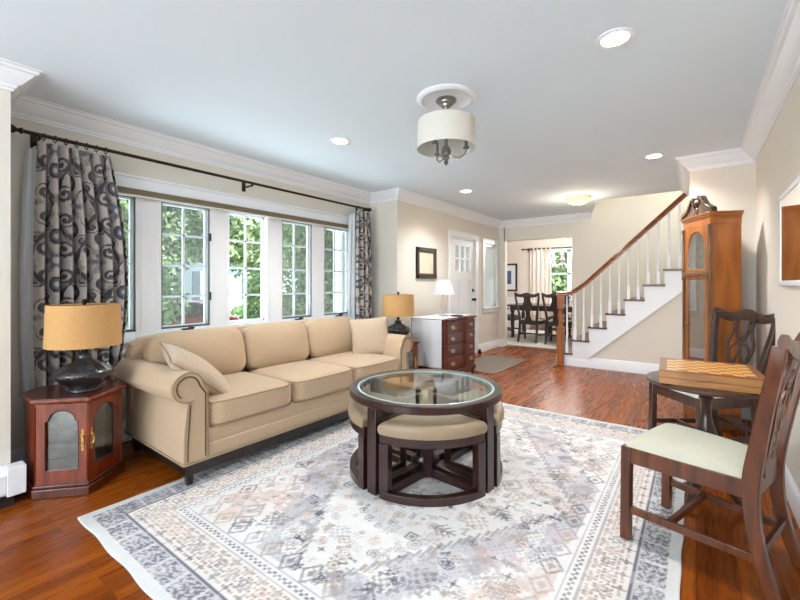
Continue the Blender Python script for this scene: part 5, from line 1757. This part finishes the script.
b = MB(); b.box(1.5, 1.6, 1.0, 1.95, .3, 2.5); b.build('front_door', M['trim'], hs)
# red car parked along the road
car = thing('parked_car', 'red car parked on the street outside the window', 'car', (-13.4, 5.7, GZ + .02), R(3))
cm = mat('red_car_paint', (186, 52, 56), .25, var=.02, coat=.8)
body = [(-2.15, .32), (-2.2, .60), (-2.1, .78), (-1.35, .86), (-.75, 1.30), (-.3, 1.42), (.55, 1.42), (1.05, 1.30), (1.7, .92), (2.1, .86), (2.2, .60), (2.15, .32)]
b = MB(); b.prism(body, -.82, .82, 'x'); b.build('body', cm, car, bevel=.12, seg=4)
b = MB()
for s in (-1, 1):
    xs_ = s * .815
    b.prism([(-1.15, .92), (-.68, 1.28), (-.25, 1.36), (.10, 1.36), (.10, .92)], xs_ - .012, xs_ + .012, 'x'); b.prism([(.16, .92), (.16, 1.36), (.5, 1.36), (.95, 1.26), (1.45, .94)], xs_ - .012, xs_ + .012, 'x')
b.build('side_glass', M['smoke'], car)
for s in (-1, 1):
    for y in (-1.35, 1.35):
        w_ = MB(); w_.lathe([(.20, -.11), (.30, -.11), (.325, -.08), (.325, .08), (.30, .11), (.20, .11)], 24, 0, T(s * .74, y, .325) @ RY(R(90)), True); w_ = w_.build('wheel', mat('tyre', (34, 34, 36), .8), car)
        hb = MB(); hb.lathe([(.001, -.10), (.20, -.10), (.20, .10), (.001, .10)], 18, 0, T(s * .74, y, .325) @ RY(R(90))); hb.build('hub', M['nickel'], w_)
# entry porch
pw = M['trim']
struct(MB().box(-4.75, XL - .125, 4.36, 7.45, GZ, -.125).build('porch_floor', mat('porch_stone', (150, 150, 148), .85, var=.08)))
struct(MB().box(-4.80, XL - .125, 4.32, 6.62, 2.15, 2.40).build('porch_roof', pw, bevel=.01))
for y, lab in ((4.55, 'white round porch column outside the right end of the wide window'), (6.45, 'white round porch column beyond the front door side window')):
    pr = thing('porch_column', lab, 'column', (-4.58, y, -.124), 0, 'porch columns')
    b = MB(); b.box(-.13, .13, -.13, .13, 0, .10); b.build('base', pw, pr, bevel=.004)
    b = MB(); b.lathe([(.105, .10), (.10, .14), (.095, .6), (.082, 2.14), (.10, 2.17), (.11, 2.21)], 24); b.build('shaft', pw, pr, angle=50)
    b = MB(); b.box(-.13, .13, -.13, .13, 2.21, 2.272); b.build('capital', pw, pr, bevel=.004)
# hedge and neighbour's wall outside the dining window
foliage('garden_shrub', 'leafy green shrub outside the dining window', 'shrub', (-3.6, 13.6, GZ), [(0, 0, 1.4, .9, .7, 1.3), (.2, 0, 2.6, .7, .6, 1.1)], 7000, 0, .08, 50, (.06, 1.2))
